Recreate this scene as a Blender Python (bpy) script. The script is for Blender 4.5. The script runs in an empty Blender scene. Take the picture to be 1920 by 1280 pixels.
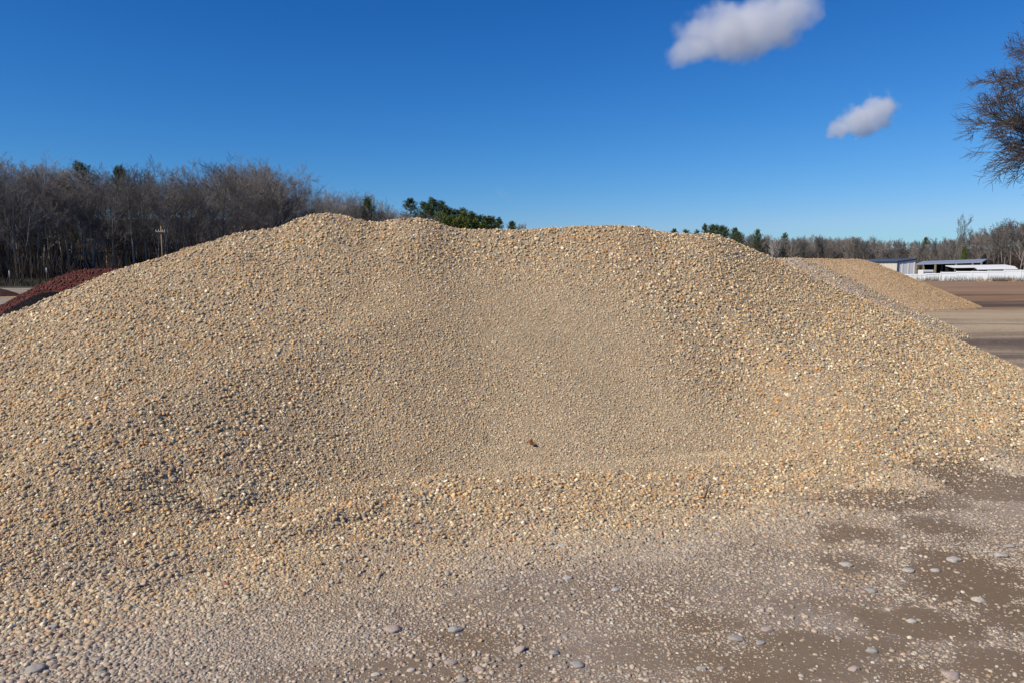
import bpy, bmesh, math, random
import numpy as np
from mathutils import Vector, Matrix, noise as mnoise

# ------------------------------------------------------------------ camera, sky, sun, exposure
scene = bpy.context.scene
COL = scene.collection
CAM_H, FOC = 1.6, 1400.0
TILT = math.atan(135 / FOC)
cam_data = bpy.data.cameras.new("camera")
cam_data.sensor_width = 36
cam_data.lens = FOC / 1920 * 36
cam_data.clip_start = 0.05
cam_data.clip_end = 9000
cam = bpy.data.objects.new("camera", cam_data)
cam.location = (0, 0, CAM_H)
cam.rotation_euler = (math.pi / 2 - TILT, 0, 0)
COL.objects.link(cam)
scene.camera = cam

SUN_AZ = math.radians(-122)      # measured clockwise from +Y (the view); negative = to the left, behind the camera
SUN_EL = math.radians(40)
world = bpy.data.worlds.new("World")
scene.world = world
world.use_nodes = True
wn = world.node_tree
wn.nodes.clear()
wo = wn.nodes.new("ShaderNodeOutputWorld")
bg = wn.nodes.new("ShaderNodeBackground")
sky = wn.nodes.new("ShaderNodeTexSky")
sky.sky_type = 'NISHITA'
sky.sun_disc = False
sky.sun_elevation = SUN_EL
sky.sun_rotation = SUN_AZ
sky.altitude = 0
sky.air_density = 1.0
sky.dust_density = 0.2
sky.ozone_density = 3.0
sep = wn.nodes.new("ShaderNodeSeparateColor")
com = wn.nodes.new("ShaderNodeCombineColor")
# the photo's deep polarised blue: a tone curve per channel on the whole sky
for ch, (gain, gam) in enumerate(((0.095, 2.0), (0.46, 1.275), (1.18, 1.0))):
    pw = wn.nodes.new("ShaderNodeMath"); pw.operation = 'POWER'; pw.inputs[1].default_value = gam
    mu_ = wn.nodes.new("ShaderNodeMath"); mu_.operation = 'MULTIPLY'; mu_.inputs[1].default_value = gain
    wn.links.new(sep.outputs[ch], pw.inputs[0]); wn.links.new(pw.outputs[0], mu_.inputs[0]); wn.links.new(mu_.outputs[0], com.inputs[ch])
bg.inputs['Strength'].default_value = 0.09
mn_ = wn.nodes.new("ShaderNodeMath"); mn_.operation = 'MINIMUM'
m6 = wn.nodes.new("ShaderNodeMath"); m6.operation = 'MULTIPLY'; m6.inputs[1].default_value = 0.56
gl = com.inputs[1].links[0].from_socket
wn.links.new(com.inputs[0].links[0].from_socket, mn_.inputs[0]); wn.links.new(gl, m6.inputs[0]); wn.links.new(m6.outputs[0], mn_.inputs[1])
wn.links.new(mn_.outputs[0], com.inputs[0])
wn.links.new(sky.outputs[0], sep.inputs[0])
wn.links.new(com.outputs[0], bg.inputs['Color'])
wn.links.new(bg.outputs[0], wo.inputs['Surface'])

sun_data = bpy.data.lights.new("sun", 'SUN')
sun_data.energy = 5.0
sun_data.angle = math.radians(0.5)
sun_data.color = (1.0, 0.91, 0.78)
sun = bpy.data.objects.new("sun", sun_data)
COL.objects.link(sun)
SUN_DIR = Vector((math.sin(SUN_AZ) * math.cos(SUN_EL), math.cos(SUN_AZ) * math.cos(SUN_EL), math.sin(SUN_EL)))
sun.rotation_euler = SUN_DIR.to_track_quat('Z', 'Y').to_euler()
sun.location = (-20, -20, 40)

scene.view_settings.view_transform = 'Standard'
scene.view_settings.look = 'None'
scene.view_settings.exposure = 0.0
scene.view_settings.gamma = 1.0
scene.cycles.volume_bounces = 6
scene.cycles.max_bounces = 8
scene.cycles.volume_max_steps = 256

# ------------------------------------------------------------------ helpers
rng = np.random.default_rng(7)
random.seed(11)
cT, sT = math.cos(TILT), math.sin(TILT)


def ray(px, py):
    v = (640 - py) / FOC
    Y = cT + v * sT
    return (px - 960) / FOC / Y, (-sT + v * cT) / Y


def at(px, py, Y):
    u, s = ray(px, py)
    return Vector((u * Y, Y, CAM_H + s * Y))


def on_ground(px, py, z=0.0):
    u, s = ray(px, py)
    Y = -(CAM_H - z) / s
    return Vector((u * Y, Y, z))


def hash2(ix, iy, seed):
    h = (ix.astype(np.int64) * 374761393 + iy.astype(np.int64) * 668265263 + seed * 1442695041) & 0x7fffffff
    h = ((h ^ (h >> 13)) * 1274126177) & 0x7fffffff
    h = h ^ (h >> 16)
    return (h & 0xffff) / 65535.0


def vnoise(x, y, seed=0):
    x = np.asarray(x, float); y = np.asarray(y, float)
    ix, iy = np.floor(x), np.floor(y)
    fx, fy = x - ix, y - iy
    fx = fx * fx * (3 - 2 * fx); fy = fy * fy * (3 - 2 * fy)
    a = hash2(ix, iy, seed); b = hash2(ix + 1, iy, seed)
    c = hash2(ix, iy + 1, seed); d = hash2(ix + 1, iy + 1, seed)
    return (a * (1 - fx) + b * fx) * (1 - fy) + (c * (1 - fx) + d * fx) * fy - 0.5


def fbm(x, y, seed=0, octs=4, gain=0.5):
    t = 0; a = 1.0
    for o in range(octs):
        t = t + a * vnoise(x * 2 ** o + 17.3 * o, y * 2 ** o - 9.1 * o, seed + o)
        a *= gain
    return t


def sstep(a, b, x):  # also runs downhill when a > b
    t = np.clip((x - a) / (b - a), 0, 1)
    return t * t * (3 - 2 * t)


def tag(o, label=None, cat=None, group=None, kind=None):
    if label: o['label'] = label
    if cat: o['category'] = cat
    if group: o['group'] = group
    if kind: o['kind'] = kind
    return o


def empty(name, loc=(0, 0, 0), rz=0.0):
    o = bpy.data.objects.new(name, None)
    o.location = loc
    o.rotation_euler = (0, 0, rz)
    o.empty_display_size = 0.3
    COL.objects.link(o)
    return o


def obj(name, me, mat=None, parent=None, loc=None):
    o = bpy.data.objects.new(name, me)
    COL.objects.link(o)
    if mat is not None and not me.materials:
        me.materials.append(mat)
    if parent is not None: o.parent = parent
    if loc is not None: o.location = loc
    return o


def mesh(name, verts, faces, smooth=False):
    me = bpy.data.meshes.new(name)
    me.from_pydata([tuple(v) for v in verts], [], faces)
    if smooth:
        me.polygons.foreach_set('use_smooth', [True] * len(me.polygons))
    me.update()
    return me


def grid_mesh(name, X, Y, Z, smooth=True):
    n, m = X.shape
    v = np.stack([X, Y, Z], -1).reshape(-1, 3)
    i = np.arange(n * m).reshape(n, m)
    f = np.stack([i[:-1, :-1], i[1:, :-1], i[1:, 1:], i[:-1, 1:]], -1).reshape(-1, 4)
    me = bpy.data.meshes.new(name)
    me.vertices.add(len(v)); me.vertices.foreach_set('co', v.ravel().astype(np.float32))
    me.loops.add(f.size); me.loops.foreach_set('vertex_index', f.ravel().astype(np.int32))
    me.polygons.add(len(f)); me.polygons.foreach_set('loop_start', np.arange(0, f.size, 4, dtype=np.int32))
    me.update(calc_edges=True)
    me.polygons.foreach_set('use_smooth', [smooth] * len(f))
    me.validate()
    return me


def vattr(me, name, arr):
    a = me.attributes.new(name, 'FLOAT', 'POINT')
    a.data.foreach_set('value', np.asarray(arr, np.float32).ravel())


class MB:
    """collects boxes, tubes and quads that become one mesh"""
    def __init__(s): s.v = []; s.f = []

    def quad(s, *p):
        b = len(s.v); s.v += [tuple(q) for q in p]; s.f.append(tuple(range(b, b + len(p))))

    def box(s, c, d, rz=0.0, bev=0.0):
        cx, cy, cz = c; hx, hy, hz = d[0] / 2, d[1] / 2, d[2] / 2
        b = len(s.v); cr, sr = math.cos(rz), math.sin(rz)
        for z in (-hz, hz):
            for x, y in ((-hx, -hy), (hx, -hy), (hx, hy), (-hx, hy)):
                s.v.append((cx + x * cr - y * sr, cy + x * sr + y * cr, cz + z))
        for q in ((3, 2, 1, 0), (4, 5, 6, 7), (0, 1, 5, 4), (1, 2, 6, 5), (2, 3, 7, 6), (3, 0, 4, 7)):
            s.f.append(tuple(b + k for k in q))

    def tube(s, pts, rad, n=5, cap=False):
        b = len(s.v); m = len(pts)
        for i in range(m):
            p = pts[i]
            d = (pts[min(i + 1, m - 1)] - pts[max(i - 1, 0)])
            if d.length < 1e-9: d = Vector((0, 0, 1))
            d.normalize()
            a = d.cross(Vector((0, 0, 1)) if abs(d.z) < 0.9 else Vector((1, 0, 0))); a.normalize()
            c = d.cross(a)
            for k in range(n):
                t = 2 * math.pi * k / n
                q = p + (a * math.cos(t) + c * math.sin(t)) * rad[i]
                s.v.append((q.x, q.y, q.z))
        for i in range(m - 1):
            for k in range(n):
                k2 = (k + 1) % n
                s.f.append((b + i * n + k, b + i * n + k2, b + (i + 1) * n + k2, b + (i + 1) * n + k))
        if cap:
            s.f.append(tuple(b + (m - 1) * n + k for k in range(n)))
            s.f.append(tuple(b + k for k in reversed(range(n))))

    def mesh(s, name, smooth=False): return mesh(name, s.v, s.f, smooth)


# ------------------------------------------------------------------ materials
def mat_new(name):
    m = bpy.data.materials.new(name)
    m.use_nodes = True
    nt = m.node_tree
    p = nt.nodes['Principled BSDF']
    p.inputs['Roughness'].default_value = 0.85
    p.inputs['Specular IOR Level'].default_value = 0.25
    return m, nt, p


def N(nt, t, **kw):
    n = nt.nodes.new(t)
    for k, v in kw.items(): setattr(n, k, v)
    return n


def ramp(nt, stops, interp='LINEAR'):
    r = nt.nodes.new('ShaderNodeValToRGB')
    r.color_ramp.interpolation = interp
    e = r.color_ramp.elements
    while len(e) < len(stops): e.new(0.5)
    for k, (p, c) in enumerate(stops):
        e[k].position = p
        e[k].color = (*c, 1)
    return r


def mixc(nt, fac, a, b, mode='MIX'):
    m = nt.nodes.new('ShaderNodeMix'); m.data_type = 'RGBA'; m.blend_type = mode
    for sock, v in ((m.inputs[0], fac), (m.inputs[6], a), (m.inputs[7], b)):
        if isinstance(v, (int, float)): sock.default_value = v
        elif isinstance(v, tuple): sock.default_value = (*v, 1)
        else: nt.links.new(v, sock)
    return m.outputs[2]


def math_(nt, op, a, b=None, clamp=False):
    m = nt.nodes.new('ShaderNodeMath'); m.operation = op; m.use_clamp = clamp
    for i, v in enumerate((a, b)):
        if v is None: continue
        if isinstance(v, (int, float)): m.inputs[i].default_value = v
        else: nt.links.new(v, m.inputs[i])
    return m.outputs[0]


def noise(nt, vec, scale, detail=4, rough=0.55, out='Fac'):
    n = nt.nodes.new('ShaderNodeTexNoise')
    n.inputs['Scale'].default_value = scale
    n.inputs['Detail'].default_value = detail
    n.inputs['Roughness'].default_value = rough
    nt.links.new(vec, n.inputs['Vector'])
    return n.outputs[out]


def mrange(nt, v, a, b, c=0.0, d=1.0):
    m = nt.nodes.new('ShaderNodeMapRange')
    m.interpolation_type = 'SMOOTHSTEP'
    nt.links.new(v, m.inputs[0])
    for i, x in enumerate((a, b, c, d)): m.inputs[i + 1].default_value = x
    return m.outputs[0]


def simple_mat(name, col, rough=0.8, var=0.15, scale=3.0, spec=0.25, metal=0.0):
    m, nt, p = mat_new(name)
    g = N(nt, 'ShaderNodeNewGeometry')
    f = noise(nt, g.outputs['Position'], scale, 5)
    c = mixc(nt, f, tuple(x * (1 - var) for x in col), tuple(min(1, x * (1 + var)) for x in col))
    nt.links.new(c, p.inputs['Base Color'])
    p.inputs['Roughness'].default_value = rough
    p.inputs['Specular IOR Level'].default_value = spec
    p.inputs['Metallic'].default_value = metal
    return m


RIVER = [(0.00, (0.40, 0.29, 0.18)), (0.09, (0.49, 0.38, 0.26)), (0.17, (0.36, 0.33, 0.28)), (0.25, (0.42, 0.26, 0.14)), (0.32, (0.26, 0.245, 0.225)),
         (0.40, (0.54, 0.45, 0.34)), (0.48, (0.34, 0.25, 0.17)), (0.55, (0.43, 0.385, 0.33)), (0.62, (0.45, 0.32, 0.25)), (0.68, (0.17, 0.165, 0.165)), (0.74, (0.50, 0.30, 0.14)),
         (0.79, (0.31, 0.30, 0.30)), (0.84, (0.34, 0.18, 0.115)), (0.875, (0.22, 0.21, 0.225)), (0.91, (0.62, 0.56, 0.47)), (0.95, (0.42, 0.36, 0.23)), (0.98, (0.76, 0.73, 0.69))]


def stone_material(name, stops, dust=(0.40, 0.345, 0.29), gain=1.0, lift_=0.14):
    gain = (1.27 * gain, 1.20 * gain, 0.93 * gain)
    m, nt, p = mat_new(name)
    oi = N(nt, 'ShaderNodeObjectInfo')
    wnz = N(nt, 'ShaderNodeTexWhiteNoise', noise_dimensions='1D')
    nt.links.new(math_(nt, 'MULTIPLY', oi.outputs['Random'], 731.7), wnz.inputs['W'])
    r = ramp(nt, [(q, tuple((x * (1 - 0.8 * lift_) + 0.8 * lift_ * y) * k for x, y, k in zip(c, (0.385, 0.30, 0.225), gain))) for q, c in stops], 'CONSTANT')
    nt.links.new(oi.outputs['Random'], r.inputs[0])
    tc = N(nt, 'ShaderNodeTexCoord')
    f = noise(nt, tc.outputs['Object'], 1.7, 5, 0.65)
    f2 = math_(nt, 'ADD', math_(nt, 'MULTIPLY', f, 0.7), math_(nt, 'MULTIPLY', wnz.outputs['Value'], 0.55))
    v = mixc(nt, 1.0, r.outputs[0], mixc(nt, f2, (0.62, 0.62, 0.62), (1.20, 1.18, 1.15)), 'MULTIPLY')
    at_ = N(nt, 'ShaderNodeAttribute', attribute_type='INSTANCER', attribute_name='tint')
    v = mixc(nt, math_(nt, 'MULTIPLY', at_.outputs['Fac'], 0.8, True), v, mixc(nt, wnz.outputs['Value'], tuple(x * .55 for x in dust), tuple(x * 1.22 for x in dust)))
    at2 = N(nt, 'ShaderNodeAttribute', attribute_type='INSTANCER', attribute_name='sand')
    v = mixc(nt, math_(nt, 'MULTIPLY', at2.outputs['Fac'], 0.75, True), v, mixc(nt, wnz.outputs['Value'], (0.39, 0.31, 0.20), (0.64, 0.53, 0.36)))
    nt.links.new(v, p.inputs['Base Color'])
    p.inputs['Roughness'].default_value = 0.78
    p.inputs['Specular IOR Level'].default_value = 0.3
    bmp = N(nt, 'ShaderNodeBump'); bmp.inputs['Strength'].default_value = 0.25
    nt.links.new(noise(nt, tc.outputs['Object'], 7, 4), bmp.inputs['Height'])
    nt.links.new(bmp.outputs[0], p.inputs['Normal'])
    return m


def grain_material(name, stops, scale=55.0, bump=0.6, base_dark=0.6):
    """fine gravel or sand as it lies: every cell of a voronoi is a grain with its own colour"""
    m, nt, p = mat_new(name)
    g = N(nt, 'ShaderNodeNewGeometry')
    vo = N(nt, 'ShaderNodeTexVoronoi'); vo.inputs['Scale'].default_value = scale
    nt.links.new(g.outputs['Position'], vo.inputs['Vector'])
    sp = N(nt, 'ShaderNodeSeparateColor')
    nt.links.new(vo.outputs['Color'], sp.inputs[0])
    r = ramp(nt, stops, 'CONSTANT')
    nt.links.new(sp.outputs[0], r.inputs[0])
    f = noise(nt, g.outputs['Position'], 1.3, 5)
    c = mixc(nt, 1.0, r.outputs[0], mixc(nt, f, (0.72, 0.71, 0.7), (1.2, 1.2, 1.2)), 'MULTIPLY')
    ma = N(nt, 'ShaderNodeAttribute', attribute_type='GEOMETRY', attribute_name='mud')   # damp earth trodden into the foot of a pile
    c = mixc(nt, math_(nt, 'MULTIPLY', ma.outputs['Fac'], 0.85, True), c, mixc(nt, f, (0.125, 0.080, 0.046), (0.20, 0.135, 0.08)))
    nt.links.new(c, p.inputs['Base Color'])
    b = N(nt, 'ShaderNodeBump'); b.inputs['Strength'].default_value = bump; b.inputs['Distance'].default_value = 0.02
    nt.links.new(math_(nt, 'SUBTRACT', 1.0, vo.outputs['Distance']), b.inputs['Height'])
    nt.links.new(b.outputs[0], p.inputs['Normal'])
    p.inputs['Roughness'].default_value = 0.9
    return m


M_STONE = stone_material('river_stone', RIVER)
M_PILE = grain_material('pile_fines', [(q, (c[0] * 0.7 + .12, c[1] * 0.66 + .085, c[2] * 0.55 + .055)) for q, c in RIVER], 110.0)
RED = [(0, (0.085, 0.022, 0.018)), (0.2, (0.12, 0.032, 0.024)), (0.4, (0.06, 0.016, 0.015)), (0.6, (0.15, 0.045, 0.032)), (0.8, (0.10, 0.024, 0.026)), (0.93, (0.2, 0.09, 0.07))]
M_RED = grain_material('red_rock', RED, 40.0, 0.9)
M_REDCHIP = stone_material('red_chip', RED, gain=0.8, lift_=0.0)
TAN = [(0, (0.36, 0.25, 0.155)), (0.2, (0.44, 0.32, 0.20)), (0.4, (0.29, 0.20, 0.13)), (0.6, (0.48, 0.37, 0.25)), (0.78, (0.37, 0.24, 0.15)), (0.9, (0.27, 0.22, 0.17)), (0.96, (0.55, 0.46, 0.33))]
M_TAN = grain_material('tan_pea_gravel', TAN, 24.0, 0.7)
GREYG = [(q, (c[0] * .96, c[1] * .97, c[2] * 1.0)) for q, c in RIVER]
M_GREYG = grain_material('grey_gravel', GREYG, 28.0, 0.8)
M_SHADE_HEAP = grain_material('painted_shade', [(0, (0.010, 0.009, 0.009)), (0.5, (0.015, 0.013, 0.013)), (0.8, (0.025, 0.021, 0.020))], 40.0, 0.9)  # shade put into the colour: near-black for the heap beside the red pile
M_SHADE_HEAP.node_tree.nodes['Principled BSDF'].inputs['Specular IOR Level'].default_value = 0.03
M_MOUND = grain_material('red_brown_mulch', [(0, (0.05, 0.02, 0.014)), (0.5, (0.08, 0.03, 0.02)), (0.8, (0.11, 0.05, 0.03))], 30.0, 0.9)


# --- packed ground -------------------------------------------------------------
def ground_material():
    m, nt, p = mat_new('packed_ground')
    g = N(nt, 'ShaderNodeNewGeometry')
    P = g.outputs['Position']
    sx = N(nt, 'ShaderNodeSeparateXYZ'); nt.links.new(P, sx.inputs[0])
    X, Y = sx.outputs[0], sx.outputs[1]
    big = noise(nt, P, 0.9, 6, 0.6)
    fine = noise(nt, P, 14.0, 6, 0.7)
    dirt = mixc(nt, fine, (0.135, 0.092, 0.055), (0.235, 0.168, 0.105))
    dirt = mixc(nt, mrange(nt, big, 0.35, 0.7), dirt, mixc(nt, fine, (0.24, 0.19, 0.145), (0.36, 0.295, 0.235)))
    # grit: small stones pressed into the dirt
    vo = N(nt, 'ShaderNodeTexVoronoi'); vo.inputs['Scale'].default_value = 85.0
    nt.links.new(P, vo.inputs['Vector'])
    sc = N(nt, 'ShaderNodeSeparateColor'); nt.links.new(vo.outputs['Color'], sc.inputs[0])
    gr = ramp(nt, [(q, (c[0] * .85 + .07, c[1] * .82 + .06, c[2] * .75 + .05)) for q, c in RIVER], 'CONSTANT')
    nt.links.new(sc.outputs[1], gr.inputs[0])
    attr = N(nt, 'ShaderNodeAttribute', attribute_type='GEOMETRY', attribute_name='grit')
    thr = math_(nt, 'MULTIPLY', attr.outputs['Fac'], 0.75)
    has = math_(nt, 'LESS_THAN', sc.outputs[0], thr)
    core = mrange(nt, vo.outputs['Distance'], 0.42, 0.55, 1.0, 0.0)
    has = math_(nt, 'MULTIPLY', has, core)
    mattr = N(nt, 'ShaderNodeAttribute', attribute_type='GEOMETRY', attribute_name='mud')
    silt = noise(nt, P, 55.0, 5, 0.75)
    dirt = mixc(nt, math_(nt, 'MULTIPLY', mattr.outputs['Fac'], 0.85), dirt, mixc(nt, silt, (0.125, 0.084, 0.049), (0.24, 0.170, 0.104)))
    c = mixc(nt, has, dirt, gr.outputs[0])
    # middle distance: pale tan gravel track, grey-brown gravel, red soil field
    st = N(nt, 'ShaderNodeMapping'); st.inputs['Scale'].default_value = (0.05, 0.35, 1)
    nt.links.new(P, st.inputs[0])
    streak = noise(nt, st.outputs[0], 1.0, 6, 0.65)
    vo2 = N(nt, 'ShaderNodeTexVoronoi'); vo2.inputs['Scale'].default_value = 16.0
    nt.links.new(P, vo2.inputs['Vector'])
    s2 = N(nt, 'ShaderNodeSeparateColor'); nt.links.new(vo2.outputs['Color'], s2.inputs[0])
    midg = mixc(nt, s2.outputs[0], (0.26, 0.19, 0.115), (0.45, 0.345, 0.225))
    mid = mixc(nt, mrange(nt, streak, 0.40, 0.60), midg, mixc(nt, s2.outputs[1], (0.10, 0.07, 0.05), (0.17, 0.125, 0.09)))
    pale = mixc(nt, mrange(nt, streak, 0.45, 0.68), mixc(nt, s2.outputs[0], (0.39, 0.29, 0.175), (0.50, 0.385, 0.245)), mixc(nt, s2.outputs[0], (0.20, 0.15, 0.11), (0.3, 0.23, 0.17)))
    Yw = math_(nt, 'ADD', Y, math_(nt, 'ADD', math_(nt, 'MULTIPLY', math_(nt, 'SUBTRACT', big, 0.5), 3.0), math_(nt, 'MULTIPLY', math_(nt, 'SUBTRACT', streak, 0.5), 9.0)))
    c = mixc(nt, mrange(nt, Yw, 9.5, 12.0), c, mid)
    c = mixc(nt, mrange(nt, Yw, 18.5, 20.5), c, pale)
    soil = mixc(nt, mrange(nt, streak, 0.42, 0.62), (0.26, 0.145, 0.078), (0.34, 0.23, 0.13))
    dark = mixc(nt, fine, (0.06, 0.038, 0.025), (0.11, 0.072, 0.048))
    c = mixc(nt, mrange(nt, Yw, 29.4, 30.2), c, soil)
    streak2 = math_(nt, 'MULTIPLY', mrange(nt, Yw, 31.5, 33.2), mrange(nt, Yw, 37.0, 39.5, 1.0, 0.0))
    c = mixc(nt, math_(nt, 'MULTIPLY', streak2, mrange(nt, streak, 0.36, 0.5, 0.35, 0.95)), c, dark)
    streak3 = math_(nt, 'MULTIPLY', mrange(nt, Yw, 44, 45.5), mrange(nt, Yw, 47, 49, 1.0, 0.0))
    c = mixc(nt, math_(nt, 'MULTIPLY', streak3, 0.6), c, dark)
    mp3 = N(nt, 'ShaderNodeMapping'); mp3.inputs['Scale'].default_value = (0.10, 1.1, 1); mp3.inputs['Rotation'].default_value = (0, 0, 0.06)
    nt.links.new(P, mp3.inputs[0])
    trk = noise(nt, mp3.outputs[0], 1.0, 5, 0.6)
    c = mixc(nt, math_(nt, 'MULTIPLY', mrange(nt, Yw, 9.5, 12.0), mrange(nt, trk, 0.54, 0.62, 0, 0.55)), c, mixc(nt, fine, (0.12, 0.085, 0.058), (0.19, 0.14, 0.095)))
    c = mixc(nt, math_(nt, 'MULTIPLY', mrange(nt, Yw, 9.5, 12.0), mrange(nt, trk, 0.43, 0.37, 0, 0.5)), c, mixc(nt, fine, (0.36, 0.29, 0.21), (0.46, 0.38, 0.28)))
    # left yard: sandy lane behind the red pile
    leftm = mrange(nt, X, -18.0, -14.0, 1.0, 0.0)
    lane = mixc(nt, mrange(nt, streak, 0.4, 0.6), (0.24, 0.20, 0.15), (0.34, 0.28, 0.21))
    lane = mixc(nt, math_(nt, 'MULTIPLY', mrange(nt, Y, 43, 44), mrange(nt, Y, 46.5, 48, 1, 0)), lane, (0.42, 0.25, 0.09))
    lane = mixc(nt, mrange(nt, Y, 62, 66), lane, (0.05, 0.04, 0.026))
    lane = mixc(nt, math_(nt, 'MULTIPLY', mrange(nt, Y, 31.5, 32.2), mrange(nt, Y, 33.5, 34.5, 1, 0)), lane, (0.09, 0.07, 0.06))
    c = mixc(nt, math_(nt, 'MULTIPLY', leftm, mrange(nt, Y, 16, 22)), c, lane)
    # leaf litter under the woods
    wood = mrange(nt, Y, 98, 112)
    c = mixc(nt, wood, c, mixc(nt, fine, (0.035, 0.025, 0.018), (0.065, 0.047, 0.032)))
    nt.links.new(c, p.inputs['Base Color'])
    p.inputs['Roughness'].default_value = 0.93
    b = N(nt, 'ShaderNodeBump'); b.inputs['Strength'].default_value = 0.55; b.inputs['Distance'].default_value = 0.012
    hsum = math_(nt, 'ADD', math_(nt, 'MULTIPLY', has, 0.7), math_(nt, 'ADD', math_(nt, 'MULTIPLY', fine, 0.8), math_(nt, 'MULTIPLY', silt, 0.5)))
    nt.links.new(hsum, b.inputs['Height'])
    nt.links.new(b.outputs[0], p.inputs['Normal'])
    return m


# ------------------------------------------------------------------ terrain functions
# mud patches on the trodden ground: photo pixel -> ground point, radii in metres, strength
MUD = []
for px, py, rx, ry, w in ((1700, 1150, 130, 36, 1.0), (1790, 1060, 130, 45, .95), (1770, 975, 80, 22, .9), (1570, 1030, 70, 16, .8),
                          (1870, 1225, 100, 30, .85), (1500, 1225, 130, 26, .7), (1430, 1265, 120, 22, .75), (1240, 1200, 170, 22, .55),
                          (900, 1180, 120, 18, .5), (760, 1230, 150, 20, .55), (540, 1240, 110, 16, .5), (180, 1270, 160, 22, .55), (1330, 1140, 70, 14, .5),
                          (1560, 1185, 120, 24, .8), (1680, 1240, 120, 18, .6), (1560, 1110, 110, 20, .6), (1850, 900, 130, 30, .9), (1690, 930, 130, 20, .8), (1580, 985, 90, 16, .7), (1900, 1130, 80, 30, .8)):
    a = on_ground(px, py); b = on_ground(px + rx, py); c = on_ground(px, py - ry); d = on_ground(px, py + ry)
    MUD.append((a.x, (c.y + d.y) / 2, b.x - a.x, (c.y - d.y) / 2 + 0.02, w))


def mud(x, y):
    t = np.zeros_like(x)
    wx = fbm(x * 2.2, y * 2.2, 91, 3) * 0.55
    wy = fbm(x * 2.2 + 40, y * 2.2, 95, 3) * 0.55
    rag = fbm(x * 7, y * 7, 97, 4, 0.65) * 0.95
    for cx, cy, rx, ry, w in MUD:
        q = ((x - cx) / rx + wx) ** 2 + ((y - cy) / ry + wy) ** 2 + rag
        t = np.maximum(t, w * sstep(1.35, 0.6, q))
    return t


LY = [(-250, 92), (0, 96), (200, 100), (400, 108), (560, 122), (600, 150), (700, 172), (800, 205), (900, 235)]
RY = [(1200, 330), (1480, 300), (1700, 270), (1800, 235), (1920, 200), (2150, 170)]


def ground_z(x, y):
    r = np.hypot(x, y)
    f = 1 - sstep(25, 70, r)
    z = fbm(x * 0.35, y * 0.35, 3, 3) * 0.05 * f + fbm(x * 1.6, y * 1.6, 5, 3) * 0.022 * (1 - sstep(9, 20, r))
    z = z - 0.03 * f
    q = x / np.maximum(y, 1) * FOC + 960
    yl = np.interp(q, [a for a, b in LY], [b for a, b in LY]); yr = np.interp(q, [a for a, b in RY], [b for a, b in RY])
    y0 = np.where(q < 1050, yl, yr)
    hh = np.where(q < 1050, 13.0, 9.0)
    z = z + np.where(y > 20, hh * sstep(-4, 52, y - y0) , 0) * (1 + fbm(x * 0.02, y * 0.02, 7, 3) * 0.4)
    # tyre-worn undulations on the right
    return z * sstep(0.5, 1.5, r)


# --- silhouettes and toe of the great gravel pile (photo columns) -> world profile
SIL = [(-700, 900), (-400, 745), (-200, 668), (0, 590), (50, 573), (106, 548), (133, 538), (204, 506), (267, 487), (320, 473), (350, 460), (400, 448), (437, 435), (521, 424),
       (558, 407), (590, 397), (621, 396), (652, 403), (694, 414), (715, 413), (746, 407), (780, 405), (800, 407), (817, 412), (844, 422), (879, 427),
       (921, 426), (994, 426), (1015, 425), (1050, 422), (1100, 420), (1150, 419), (1200, 421), (1240, 431), (1270, 435), (1315, 436),
       (1339, 436), (1371, 447), (1409, 463), (1439, 475), (1463, 488), (1540, 522), (1620, 557), (1700, 590), (1770, 622), (1850, 658), (1920, 690), (2050, 745), (2200, 800), (2500, 860)]
DC = [(-700, 5.6), (-400, 6.6), (0, 7.4), (200, 7.8), (400, 8.3), (600, 8.9), (750, 9.0), (900, 9.3), (1100, 9.5), (1340, 10.0), (1460, 10.4), (1600, 10.7), (1760, 10.9), (1920, 10.7), (2200, 9.8), (2500, 9.5)]
DT = [(-700, 2.9), (-400, 2.95), (0, 3.2), (300, 3.5), (600, 3.78), (960, 4.1), (1300, 4.5), (1600, 5.05), (1920, 5.95), (2200, 7.2), (2500, 8.2)]


def gsmooth(u, v, uq, w):
    k = np.exp(-0.5 * ((uq[:, None] - u[None]) / w) ** 2)
    return (k * v[None]).sum(1) / k.sum(1)


_us = np.linspace(-1.3, 1.1, 900)
_su = np.array([ray(a, b)[0] for a, b in SIL]); _ss = np.array([ray(a, b)[1] for a, b in SIL])
_xs = np.array([(a - 960) / FOC for a, b in DC])
S_T = gsmooth(_us, np.interp(_us, _su, _ss), _us, 0.005)
DC_T = gsmooth(_us, np.interp(_us, _xs, [b for a, b in DC]), _us, 0.03)
DT_T = gsmooth(_us, np.interp(_us, [(a - 960) / FOC for a, b in DT], [b for a, b in DT]), _us, 0.04)
ZC_T = np.maximum(CAM_H + S_T * DC_T, -0.06)
ZC_S = gsmooth(_us, ZC_T, _us, 0.045)


def cut_line(x, y, u, d):
    lu = np.array([(a - 960) / FOC for a in (-100, 40, 200, 370, 560, 690, 850, 1000, 1300, 1500, 1700)])
    ld = np.array([4.6, 4.65, 4.55, 4.62, 4.62, 4.95, 5.45, 5.6, 5.75, 6.1, 6.9])
    lamp = np.array([.6, 1, .8, 1, .9, 1.1, .8, .6, .4, 0.2, 0])
    return (d - np.interp(u, lu, ld)) + fbm(x * 1.3, y * 1.3, 31, 3) * 0.32, np.interp(u, lu, lamp)


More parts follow.
